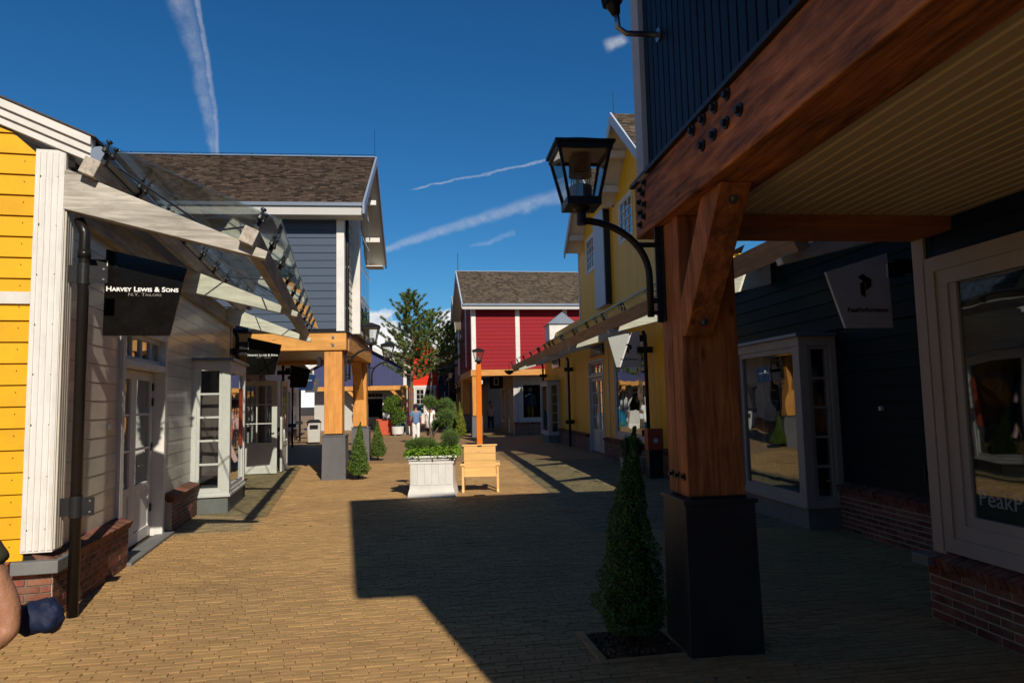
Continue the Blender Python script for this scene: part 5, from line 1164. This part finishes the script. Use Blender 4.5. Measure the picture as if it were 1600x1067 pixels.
q = np.random.default_rng(9); n = 1500; stuffobj('bark_chips', leaf_mesh('bark_chips', np.stack([q.uniform(-.26, .26, n), q.uniform(-.24, .24, n), q.uniform(.004, .018, n)], 1), np.tile([0, 0, 1.], (n, 1)), .016, mat('bark_chip', (.13, .075, .04), .9, .5, .3, 9, island=True), jit=.6), pit)['kind'] = 'stuff'
cone_tree('cone_shrub', 'bright green clipped cone shrub at the near grey pillar base of the slate blue house', (-3.58, 15.85, 0), 1.30, .25, 7000, .016, LEAFL, seed=6)
cone_tree('cone_shrub', 'bright green clipped cone shrub standing alone just beyond the slate blue house', (-4.20, 21.2, 0), 1.22, .26, 6000, .017, LEAFL, seed=7)
cone_tree('cone_shrub', 'yellowish clipped cone shrub left of the crimson house pillar', (-2.62, 34.0, 0), 1.75, .27, 3500, .026, mat('golden_leaf', (.22, .26, .025), .5, .4, .2, 9, island=True, trans=.3), seed=8)
cone_tree('cone_shrub', 'dark cone shrub right behind the yellowish one, left of the crimson house', (-3.05, 35.2, 0), 1.75, .36, 3000, .030, NEED, seed=9)

def ball(P, N, c, r, n, q, flat=1.0):
    d = q.normal(0, 1, (n, 3)); d /= np.linalg.norm(d, axis=1)[:, None]; rr = r * q.uniform(.72, 1.04, n)[:, None] * (1 + .10 * np.sin(d[:, :1] * 9) * np.cos(d[:, 2:] * 7))
    p = d * rr; p[:, 2] *= flat; P.append(p + np.array(c)); N.append(d + np.array([0, 0, .35]))
def cloud_pine(name, label, loc, balls, stems, m, n=2200, nl=.06, seed=1, rz=0, cat='cloud pruned pine', w=.0028):
    t = thing(name, label, cat, loc, rz)
    for i, (c, r, fl) in enumerate(balls):
        q = np.random.default_rng(seed + i); P, Nn = [], []; ball(P, Nn, c, r * .86, n, q, fl); P = np.concatenate(P); Nn = np.concatenate(Nn) + q.normal(0, .45, (n, 3))
        f = stuffobj('foliage_ball', blade_mesh('foliage_ball', P, Nn, nl, w, m, seed + i), t)
        MB().lathe([(r * .02, c[2] - r * fl * .72), (r * .5, c[2] - r * fl * .5), (r * .74, c[2]), (r * .55, c[2] + r * fl * .48), (r * .05, c[2] + r * fl * .72)], 10, (c[0], c[1])).build('inner_stems', CORE, f, smooth=True)
    for pts, r0, r1 in stems:
        k = len(pts); MB().tube(pts, [r0 + (r1 - r0) * i / (k - 1) for i in range(k)], 8).build('stem', BARK, t, smooth=True)
    return t
# ---- white planter box with the cloud pine
PB = thing('planter_box', 'white square planter box with plinth and rim, mid street beside the wooden seat', 'planter', (-1.96, 12.55, 0), R(1))
w_ = .88; b = MB(); b.frus(-.0, w_, 0, w_, 0, .012, w_ - .012, .012, w_ - .012, .05); pbx = b.build('foot', WHT, PB, bev=.004)
prof = [(0.05, .012), (.09, .020), (.16, .040), (.24, .050), (.60, .050)]
b = MB()
for (z0, i0), (z1, i1) in zip(prof[:-1], prof[1:]): b.frus(i0, w_ - i0, i0, w_ - i0, z0, i1, w_ - i1, i1, w_ - i1, z1)
b.build('box_side', WHTD if False else WHT, PB)
for i in range(6):
    x = .06 + i * .128; pbox('board', WHT, PB, x, x + .123, .040, .052, .22, .60, .002)
pbox('rim', WHT, PB, .03, w_ - .03, .03, w_ - .03, .60, .655, .006); pbox('rim', WHT, PB, .005, w_ - .005, .005, w_ - .005, .667, .70, .005); pbox('rim', WHT, PB, -.03, w_ + .03, -.03, w_ + .03, .712, .75, .006)
pbox('rim_shadow_gap', WHTD, PB, .045, w_ - .045, .045, w_ - .045, .65, .715); pbox('soil', SOIL, PB, .04, w_ - .04, .04, w_ - .04, .74, .762)
q = np.random.default_rng(21); n = 3600; x = q.uniform(-.06, w_ + .06, n); y = q.uniform(-.06, w_ + .06, n); hgt = .76 + q.random(n) * (.13 + .05 * np.sin(x * 20) * np.cos(y * 17)); hgt -= .05 * ((x < 0) | (x > w_) | (y < 0) | (y > w_))
gc_ = thing('ground_cover', 'bright green leafy ground cover filling the white planter box', 'plant', PB.location, R(1))
stuffobj('foliage', leaf_mesh('foliage', np.stack([x, y, hgt], 1), np.tile([0, -.3, .8], (n, 1)), .030, LEAFB, aspect=.5, jit=.5, seed=4), gc_)
def bl(u, v, r, y=12.95, fl=1.0):
    """centre of a ball seen at pixel (u, v) when it stands at distance y, in planter coordinates"""
    X = (u - 800) / F_PX * y; Z = H - (v - 629) / F_PX * y; return ((X + 1.96, y - 12.55, Z), r, fl)
cloud_pine('cloud_pruned_pine', 'dwarf pine pruned into balls, growing in the white planter box', (-1.96, 12.55, 0),
    [bl(670, 627, .135, 13.0, .85), bl(695, 634, .165, 13.1, .95), bl(694, 651, .17, 12.95), bl(701, 685, .19, 12.85, 1.0), bl(654, 690, .17, 12.8, .62), bl(668, 691, .15, 12.9, .6), bl(682, 662, .12, 13.2, .8), bl(640, 692, .10, 12.8, .6)],
    [([(.45, .45, .74), (.43, .45, .95), (.39, .45, 1.15), (.36, .44, 1.35), (.38, .45, 1.62)], .03, .014), ([(.41, .45, 1.05), (.50, .46, 1.2), (.62, .5, 1.38), (.66, .5, 1.5)], .018, .01), ([(.43, .45, .9), (.6, .4, .95), (.74, .35, 1.0)], .018, .01), ([(.44, .45, .84), (.3, .35, .9), (.18, .3, .93)], .016, .01)],
    NEEDD, 2600, .055, 40)
# ---- bench / seat facing away
BN = thing('wooden_seat', 'honey coloured wooden seat facing away, between the white planter and the orange lamp post', 'bench', (-.99, 13.15, 0), R(1.5))
bw_ = .66
for x in (0, bw_ - .0):
    s_ = 1 if x == 0 else -1
    b = MB().prism([(x - .02, -.02, 0), (x - .02, .10, 0), (x - .02, .085, .06), (x - .02, .055, .50), (x - .02, -.035, .50), (x - .02, -.005, .06)], (.045, 0, 0)); b.build('leg', BENCH, BN, bev=.005)
    MB().box(x - .02, x + .025, .44, .50, 0, .52).build('leg', BENCH, BN, bev=.005)
    MB().box(x - .045, x + .05, -.06, .56, .50, .545).build('armrest', BENCH, BN, bev=.010)
    MB().prism([(x + .03 * s_, -.01, .30), (x + .03 * s_, .05, .30), (x + .03 * s_, -.03, .885), (x + .03 * s_, -.08, .885)], (.04 * s_, 0, 0)).build('back_post', BENCH, BN, bev=.004)
for i in range(4): 
    z0, z1 = .33 + i * .136, .33 + i * .136 + .131; f0, f1 = -.012 - (z0 - .3) * .12, -.012 - (z1 - .3) * .12
    MB().prism([(.03, f0 - .018, z0), (.03, f0 + .005, z0), (.03, f1 + .005, z1), (.03, f1 - .018, z1)], (bw_ - .06, 0, 0)).build('back_board', BENCH, BN, bev=.003)
pbox('top_rail', BENCH, BN, .0, bw_, -.105, -.055, .875, .905, .006); pbox('plaque', BLKS, BN, .29, .37, -.110, -.104, .868, .888)
pbox('bottom_rail', BENCH, BN, .02, bw_ - .02, -.035, .04, .295, .33, .005)
for i in range(4): pbox('seat_slat', BENCH, BN, .02, bw_ - .02, .04 + i * .115, .145 + i * .115, .40, .425, .004)
dg = thing('drain_grate', 'small rusty brown drain grate in the paving in front of the wooden seat', 'drain', (-.66, 12.72, 0), R(9)); pbox('frame', mat('rust_iron', (.16, .06, .03), .8, 0, .5, 20), dg, -.10, .10, -.05, .05, .0, .008)
for i in range(5): pbox('slot', DARK, dg, -.09, .09, -.042 + i * .018, -.034 + i * .018, .0085, .0095)
# ---- orange lamp post
LP = thing('lamp_post', 'orange wooden lamp post with black lantern top, behind the wooden seat', 'lamp post', (-1.22, 24.4, 0), R(2))
MB().frus(-.10, .10, -.10, .10, 0, -.095, .095, -.095, .095, 3.05).build('post', POST, LP, bev=.012)
MB().lathe([(.055, 3.02), (.055, 3.10), (.075, 3.13), (.06, 3.16)], 12).build('collar', BLK, LP); lf_ = lantern(LP, 3.15, True); lf_.scale = (1, 1, .92); lf_.location = (0, 0, .25)
pbox('socket_box', WHT, LP, .10, .14, -.03, .03, 2.35, 2.48)
# ---- pots near the right shops
pp = thing('ball_shrub_pot', 'clipped ball shrub in a ribbed pale round pot beside the yellow house window', 'potted shrub', (2.72, 15.9, 0))
po = MB().lathe([(.23, 0), (.26, .04), (.29, .34), (.30, .36), (.27, .36), (.25, .30)], 26).build('pot', WHTD, pp, smooth=False)
P_, N_ = [], []; q = np.random.default_rng(31); ball(P_, N_, (0, 0, .60), .27, 5000, q); stuffobj('foliage', leaf_mesh('foliage', P_[0], N_[0], .013, LEAF, seed=8), pp)
MB().lathe([(.05, .34), (.16, .42), (.225, .6), (.15, .76), (.02, .82)], 14).build('inner_stems', CORE, pp, smooth=True)
rb_ = thing('red_box', 'red box with small white emblem on dark stand, left of the big reddish pillar', 'box', (3.02, 14.9, 0), R(6.5))
pbox('box_body', REDP, rb_, -.17, .17, -.12, .12, .60, 1.05, .006); pbox('stand', BLKS, rb_, -.15, .15, -.1, .1, 0, .60); b = MB().tube([(0, -.121, .80), (0, -.124, .80)], .05, 14).build('emblem', WHT, rb_)
# ---- planters in the distance on the left
rp = thing('red_planter', 'terracotta red square planter at the left in the distance', 'planter', (-7.6, 38.2, 0), R(6))
MB().frus(0, .95, 0, .95, 0, -.03, .98, -.03, .98, .80).build('planter_body', REDP, rp, bev=.02); pbox('rim', REDP, rp, -.05, 1.0, -.05, 1.0, .80, .88, .01)
bp_ = thing('blue_planter', 'blue square planter squeezed between the red planter and the white pots', 'planter', (-6.85, 39.4, 0), R(6)); MB().frus(0, .8, 0, .8, 0, -.02, .82, -.02, .82, .9).build('planter_body', BAGB, bp_, bev=.02); pbox('soil', SOIL, bp_, .05, .75, .05, .75, .88, .905)
def round_pot(loc, r, h, label, topr):
    t = thing('white_pot', label, 'potted shrub', loc); MB().lathe([(r * .82, .05), (r * .9, .08), (r, h), (r * .92, h)], 20).build('pot', WHT, t, smooth=False)
    for a in range(3): pbox('foot', WHT, t, r * .6 * math.cos(a * 2.1) - .04, r * .6 * math.cos(a * 2.1) + .04, r * .6 * math.sin(a * 2.1) - .04, r * .6 * math.sin(a * 2.1) + .04, 0, .06)
    P_, N_ = [], []; q = np.random.default_rng(int(loc[0] * -10)); 
    for (c, rr_) in topr: ball(P_, N_, c, rr_, 1800, q)
    stuffobj('foliage', leaf_mesh('foliage', np.concatenate(P_), np.concatenate(N_), .040, LEAFL, seed=8), t)
    for (c, rr_) in topr: MB().lathe([(.02, c[2] - rr_ * .7), (rr_ * .7, c[2]), (.02, c[2] + rr_ * .7)], 10, (c[0], c[1])).build('inner_stems', CORE, t, smooth=True)
    MB().tube([(0, 0, h), (0, 0, topr[-1][0][2])], .03, 6).build('stem', BARK, t); return t
round_pot((-6.35, 37.6, 0), .34, .48, 'round white pot with a bushy light green shrub beside the blue planter', [((.05, 0, .95), .42), ((-.02, 0, 1.25), .36), ((-.42, .1, 1.75), .36), ((-.15, .1, 1.9), .30), ((-.6, .1, 1.5), .26)])
wp = thing('white_planter', 'tall white flared planter left of the woman in blue', 'planter', (-6.15, 38.6, 0), R(3)); MB().frus(0, .75, 0, .75, 0, .07, .68, .07, .68, .3).frus(.07, .68, .07, .68, .3, -.04, .79, -.04, .79, 1.0).build('planter_body', WHT, wp, bev=.01)
tl_ = thing('blue_bin', 'turquoise bin behind the tall white planter', 'bin', (-6.0, 42.0, 0)); MB().lathe([(.3, 0), (.33, .9), (.36, 1.35), (.30, 1.6), (.1, 1.66)], 16).build('bin_body', BAGB, tl_); MB().box(-.15, .15, -.36, -.30, 1.1, 1.3).build('bin_mouth', WHT, tl_)

# ---- pine trees
def pine(label, loc, h, spread, crown0, seed, trunk_r=.11, nb=95, leaf=.17):
    t = thing('pine_tree', label, 'tree', loc, 0, 'pine trees in the middle of the street'); q = np.random.default_rng(seed); rd = random.Random(seed)
    pts = [(.12 * math.sin(i * .9 + seed) * (i / 9), .1 * math.cos(i * 1.1) * (i / 9), h * .97 * i / 9) for i in range(10)]
    MB().tube(pts, [trunk_r * (1 - i / 9.6) + .012 for i in range(10)], 10).build('trunk', BARK, t, smooth=True)
    def at(z): 
        k = min(8, int(z / (h * .97) * 9)); f = z / (h * .97) * 9 - k; a, b = pts[k], pts[k + 1]; return Vector((a[0] + (b[0] - a[0]) * f, a[1] + (b[1] - a[1]) * f, z))
    tw = MB(); B = []; D = []
    for i in range(nb):
        f = (i + .5) / nb; z = crown0 + (h * .985 - crown0) * f; a = i * 2.399 + rd.uniform(-.3, .3)
        env = (1.0 - f ** 1.6) ** .7 * (.55 + .45 * min(1, f / .22)) + .06; L = spread * env * rd.uniform(.55, 1.12)
        if rd.random() < .10 and f < .7: continue
        p0 = at(z); d = Vector((math.cos(a), math.sin(a), .12 + .5 * f)); p1 = p0 + d * L * .55; p2 = p0 + d * L + Vector((0, 0, .16 * L + .05))
        tw.tube([p0, p1, p2], [.022 * (1 - f) + .010, .014, .006], 5)
        nsub = max(2, int(L * 4.2))
        for s in range(nsub + 1):
            g_ = .35 + .65 * s / nsub; c = p0.lerp(p1, g_ / .55) if g_ < .55 else p1.lerp(p2, (g_ - .55) / .45)
            side = Vector((-d.y, d.x, 0)) * rd.uniform(-.30, .30) * L * .8 * (1.1 - g_ * .4); c2 = c + side + Vector((0, 0, rd.uniform(.02, .16)))
            tw.tube([c, c2], [.008, .005], 4)
            m_ = 52; dd = q.normal(0, 1, (m_, 3)); dd[:, 2] = np.abs(dd[:, 2]) * .9 - .15; dd /= np.linalg.norm(dd, axis=1)[:, None]
            ax = q.uniform(-.10, .06, m_)[:, None] * np.array([d.x, d.y, 1.0])[None, :]
            B.append(np.array(c2)[None, :] + ax); D.append(dd + np.array([d.x, d.y, .5]) * .35)
    tw.build('branches', BARK, t, kind='stuff')
    o = stuffobj('needles', blade_mesh('needles', np.concatenate(B), np.concatenate(D), leaf, .020, NEED, seed), t); o['kind'] = 'stuff'; return t
pine('taller pine tree, its left trunk before the pale brick shop', (-5.55, 37.5, 0), 7.7, 1.9, 3.0, 3, nb=74)
pine('shorter spreading pine tree before the scarlet house', (-4.75, 39.5, 0), 6.9, 2.2, 3.2, 11, .09, 54)
pine('farther thin pine tree just left of the crimson house eaves', (-4.2, 44.5, 0), 6.6, 1.4, 3.9, 17, .08, 40)

# ================================================================== people
def limb(parent, name, m, pts, radii, sub=2, extra=(), smooth=True):
    """skinned chain(s): pts list of joints; extra = other chains [(index of start vertex, pts, radii)]"""
    vs = [Vector(p) for p in pts]; es = [(i, i + 1) for i in range(len(pts) - 1)]; rs = list(radii)
    for (st, pp_, rr_) in extra:
        prev = st
        for p, r in zip(pp_, rr_): vs.append(Vector(p)); rs.append(r); es.append((prev, len(vs) - 1)); prev = len(vs) - 1
    me = bpy.data.meshes.new(name); me.from_pydata(vs, es, []); me.materials.append(m)
    o = bpy.data.objects.new(name, me); link(o, parent); sk = o.modifiers.new('skin', 'SKIN'); sk.use_smooth_shade = True
    for i, sv in enumerate(me.skin_vertices[0].data): r = rs[i]; sv.radius = r if isinstance(r, tuple) else (r, r); sv.use_root = (i == 0)
    sb_ = o.modifiers.new('subd', 'SUBSURF'); sb_.levels = sub; sb_.render_levels = sub; return o
def head(parent, c, r=.105, yaw=0, hair=HAIR, longh=False):
    hd = bpy.data.objects.new('head', MB().lathe([(.02, -.125), (.055, -.115), (.072, -.07), (.080, -.01), (.078, .05), (.06, .095), (.02, .115)], 16).mesh('head', SKIN, True)); link(hd, parent); hd.location = c; hd.rotation_euler = (0, 0, yaw); hd.scale = (.95, 1.12, 1.0)
    MB().prism([(-.012, -.078, -.02), (.012, -.078, -.02), (0, -.078, .02)], (0, -.018, 0)).build('nose', SKIN, hd)
    for s in (-1, 1):
        MB().lathe([(.001, -.02), (.012, 0), (.001, .02)], 8, (s * .082, .01)).build('ear', SKIN, hd); pbox('eye', DARK, hd, s * .03 - .008, s * .03 + .008, -.080, -.074, .006, .014)
    pbox('mouth', CMAR, hd, -.02, .02, -.078, -.070, -.062, -.056)
    hb = MB().lathe([(.075, -.09 if longh else -.03), (.092, -.02), (.095, .05), (.078, .105), (.03, .135), (.002, .138)], 16).mesh('hair', hair, True); ho = bpy.data.objects.new('hair', hb); link(ho, hd); ho.location = (0, .018, 0)
    return hd
def hand(parent, w, d, m=SKIN):
    """small curled hand at wrist w pointing along d"""
    w, d = Vector(w), Vector(d).normalized(); s = d.orthogonal().normalized()
    b = MB().beam(w - d * .01, w + d * .085, .072, .026, s)
    side = d.cross(s)
    for k in range(4):
        o_ = side * (-.027 + k * .018); L = (.062, .074, .070, .055)[k]
        p = w + d * .08 + o_; b.tube([p, p + d * L * .55, p + d * L * .8 + s * .02], [.0085, .0078, .006], 6)
    b.tube([w + d * .02 + side * .034, w + d * .05 + side * .055, w + d * .075 + side * .05 + s * .01], [.010, .009, .007], 6)
    return b.build('hand', m, parent, smooth=True)
def person(label, loc, rz, hgt, top, legs, hair, stride=.18, arms='down', longh=False, skirt=None, group=None, shoe=BLK):
    """faces -y; scaled to hgt"""
    t = thing('person', label, 'person', loc, rz, group); k = hgt / 1.72
    body = limb(t, 'body', SKIN, [(0, 0, .95), (0, 0, 1.12), (0, 0, 1.34), (0, 0, 1.46), (0, -.01, 1.56)], [(.12, .09), (.115, .085), (.14, .09), (.05, .05), (.045, .045)],
        extra=[(0, [(.09, 0, .86), (.10, -stride * .4, .48), (.10, -stride, .08), (.10, -stride - .13, .03)], [.085, .058, .036, .03]), (0, [(-.09, 0, .86), (-.10, stride * .2, .48), (-.10, stride, .10), (-.10, stride - .12, .03)], [.085, .058, .036, .03]),
               (2, [(.17, 0, 1.38), (.22, .03, 1.12), (.23, -.06, .90)], [.05, .038, .027]), (2, [(-.17, 0, 1.38), (-.22, .03, 1.12), (-.23, -.06, .90)], [.05, .038, .027])])
    limb(t, 'top', top, [(0, 0, .80), (0, 0, 1.10), (0, 0, 1.33), (0, 0, 1.43)], [(.165, .125), (.155, .12), (.175, .115), (.07, .07)], extra=[(2, [(.185, 0, 1.37), (.225, .02, 1.18)], [.07, .065]), (2, [(-.185, 0, 1.37), (-.225, .02, 1.18)], [.07, .065])])
    if skirt: MB().lathe([(.155, 1.0), (.19, .85), (.25, .55), (.24, .55), (.15, .98)], 18).build('skirt', skirt, t, smooth=True)
    for s, st in ((1, -stride), (-1, stride)):
        limb(t, 'trouser_leg', legs, [(s * .085, 0, .93), (s * .10, st * .4 if st < 0 else st * .2, .50), (s * .10, st, .12)], [(.105, .11), .075, .062])
        MB().frus(s * .10 - .045, s * .10 + .045, st - .20, st + .06, 0, s * .10 - .035, s * .10 + .035, st - .13, st + .05, .085).build('shoe', shoe, t, bev=.012)
        hand(t, (s * .23, -.06, .89), (0, -.15, -1))
    head(t, (0, -.02, 1.61), hair=hair, longh=longh); t.scale = (k, k, k); return t
w1 = person('woman seen from behind in denim blue top and white trousers, maroon bag beside her', (-4.30, 30.2, 0), R(180 + 8), 1.68, CBLU, CWHT, HAIR, .12)
bgm = MB().lathe([(.02, .72), (.14, .80), (.16, .98), (.12, 1.16), (.03, 1.2)], 12).build('shoulder_bag', CMAR, None); bgm.location = (-4.58, 30.25, 0); bgm.scale = (.8, .6, 1); tag(bgm, 'maroon shoulder bag hanging at the side of the woman in blue', 'bag')
w2 = person('person in a white shirt over black legs seen behind the cloud pruned pine', (-4.05, 33.2, 0), R(10), 1.66, CWHT, CBLK, HAIRB, .10, longh=True, skirt=CWHT)
ob = MB().frus(-.1, .1, -.04, .04, .72, -.13, .13, -.05, .05, .98).build('carrier_bag', CWHT, None); ob.location = (-3.65, 33.1, 0); tag(ob, 'white carrier bag beside the person behind the cloud pine', 'bag')
w3 = person('man in pale pink shirt and dark trousers in the shade under the crimson house', (-1.35, 40.6, 0), R(20), 1.74, CPNK, CBLK, HAIR, .05)
w4 = person('passer by in pink half hidden behind the far pillar of the slate blue house', (-6.55, 28.8, 0), R(160), 1.66, CPNK, CBLK, HAIRB, .1)
# near person at the left edge: bare elbow, olive sleeve, navy bag
t = thing('person', 'person cut off by the left edge, olive sleeve, bare elbow, navy jacket round waist', 'person', (-1.612, 1.80, 0), 0)
limb(t, 'body', SKIN, [(0, 0, .95), (0, 0, 1.15), (0, 0, 1.36), (0, 0, 1.47), (0, -.02, 1.58)], [(.12, .10), (.12, .09), (.14, .09), (.052, .052), (.048, .048)],
    extra=[(0, [(.09, 0, .86), (.10, -.05, .48), (.10, -.1, .08), (.10, -.23, .03)], [.085, .058, .036, .03]), (0, [(-.09, 0, .86), (-.10, .04, .48), (-.10, .1, .10), (-.10, -.02, .03)], [.085, .058, .036, .03]),
           (2, [(-.18, 0, 1.39), (-.26, .02, 1.14), (-.12, -.22, 1.10)], [.052, .042, .03]),
           (2, [(.165, 0, 1.42), (.235, .01, 1.30), (.285, .02, 1.20), (.300, .02, 1.135), (.245, -.06, 1.115), (.10, -.20, 1.12)], [.050, .042, .038, .034, .035, .026])], sub=3)
limb(t, 'shirt', OLIVE, [(0, 0, .93), (0, 0, 1.12), (0, 0, 1.35), (0, 0, 1.45)], [(.17, .13), (.165, .125), (.175, .12), (.075, .075)], extra=[(2, [(-.185, 0, 1.39), (-.225, .02, 1.24)], [.07, .068]), (2, [(.170, 0, 1.405), (.222, .01, 1.31), (.232, .012, 1.285)], [.066, .062, .062])], sub=3)
for s, st in ((1, -.1), (-1, .1)):
    limb(t, 'trouser_leg', CNVY, [(s * .085, 0, .95), (s * .10, st * .4, .50), (s * .10, st, .12)], [(.115, .12), .08, .066]); MB().frus(s * .10 - .045, s * .10 + .045, st - .20, st + .06, 0, s * .10 - .035, s * .10 + .035, st - .13, st + .05, .085).build('shoe', BLK, t, bev=.012)
limb(t, 'jacket', CNVY, [(0, 0, 1.02), (.02, 0, .9), (.03, 0, .72)], [(.19, .15), (.235, .17), (.25, .17)], sub=3)
hand(t, (.10, -.20, 1.12), (-.6, -.3, .1)); hand(t, (-.12, -.22, 1.10), (.6, -.4, .1)); head(t, (0, -.02, 1.62), hair=HAIR)
nb_ = limb(None, 'waist_bag', CNVY, [(-.08, .0, .0), (0, 0, .005), (.045, .0, .012), (.075, 0, .035)], [(.03, .045), (.05, .058), (.045, .055), (.02, .035)], sub=3); nb_.scale = (.9, .9, .85); nb_.location = (-1.335, 1.95, 1.13); nb_.rotation_euler = (0, 0, 0); tag(nb_, 'dark navy soft bag tucked behind the bare elbow at the left edge', 'bag')

def rumple(o, st, sc=.05):
    tx = bpy.data.textures.new('folds', 'CLOUDS'); tx.noise_scale = sc; tx.noise_depth = 3
    d = o.modifiers.new('folds', 'DISPLACE'); d.texture = tx; d.strength = st; d.mid_level = .5
rumple(nb_, .045, .05)
for c_ in t.children:
    if c_.name.startswith(('shirt', 'jacket')): rumple(c_, .03, .06)
    if c_.name.startswith('body'): rumple(c_, .005, .03)

# ================================================================== flood lights on the tower
for i, (y, z) in enumerate(((.08, 4.30), (-1.35, 4.75))):
    fl = thing('flood_light', ['flood light on a grey arm at the corner of the navy tower, top right', 'second flood light on the navy tower, cut by the top edge'][i], 'flood light', LW(NT, .005, y, z), R(6.4), 'flood lights on the navy tower')
    MB().tube([(-.002, 0, 0), (-.24, 0, 0), (-.30, 0, .04), (-.31, 0, .16)], .02, 10).build('arm', STEEL, fl, smooth=True); MB().tube([(-.001, 0, 0), (-.012, 0, 0)], .05, 14).build('wall_flange', STEEL, fl)
    MB().tube([(-.31, 0, .14), (-.33, .0, .2), (-.36, 0, .40)], [.03, .05, .07], 14).build('lamp_body', BLK, fl, smooth=True)
    for k in range(5): MB().tube([(-.335 - k * .006, 0, .22 + k * .03), (-.337 - k * .006, 0, .23 + k * .03)], .075, 14).build('cooling_fin', BLKS, fl)

# ================================================================== street behind the camera: unseen houses added to block sky fill, mirrored in panes
simple_house('unseen_rear_house', 'unseen white gabled house added on the left side behind the camera', (-13.5, -13, 0), R(8), 8, 13, 4.2, 7.0, WHTD, SHIN2, True)
simple_house('unseen_rear_house', 'unseen navy house added on the right side behind the camera', (3.6, -20, 0), R(6), 8, 13, 4.4, 6.6, NAVYF, SHIN2, False)
simple_house('unseen_rear_house', 'unseen crimson house added to close the street behind the camera', (-9, -34, 0), R(4), 18, 8, 6.5, 10, RED, SHIN, False)
simple_house('unseen_rear_house', 'unseen yellow house added behind the left row of shops', (-24, 8, 0), R(12), 8, 12, 5.0, 8.0, YEL2, SHIN, True)

# small pale marks and fallen bits on the paving
q = np.random.default_rng(77); n = 420; yy = 3.9 + 12 * q.random(n) ** 1.5; xx = (q.random(n) - .5) * 1.3 * yy
ok = (xx > -3.6 - .24 * (yy - 5.7)) & (xx < 3.2 - .115 * (yy - 5)); xx, yy = xx[ok], yy[ok]
fk = stuffobj('fallen_bits', leaf_mesh('fallen_bits', np.stack([xx, yy, np.full(len(xx), .006)], 1), np.tile([0, 0, 1.], (len(xx), 1)), .009, mat('pale_litter', (.34, .29, .20), .8, .4, .3, 9, island=True), jit=.05, seed=5), pv); fk['kind'] = 'stuff'
me = bpy.data.meshes.new('chewing_gum_spots'); b = MB()
for k in range(24):
    y_ = random.uniform(4.0, 11); x_ = random.uniform(-.45, .5) * y_; r_ = random.uniform(.010, .024)
    b.add([(x_ + r_ * math.cos(a * .785) * random.uniform(.8, 1.2), y_ + r_ * math.sin(a * .785) * random.uniform(.8, 1.2), .0075) for a in range(8)], [tuple(range(8))])
b.build('gum_spots', mat('old_gum', (.085, .07, .055), .9), pv, kind='stuff')
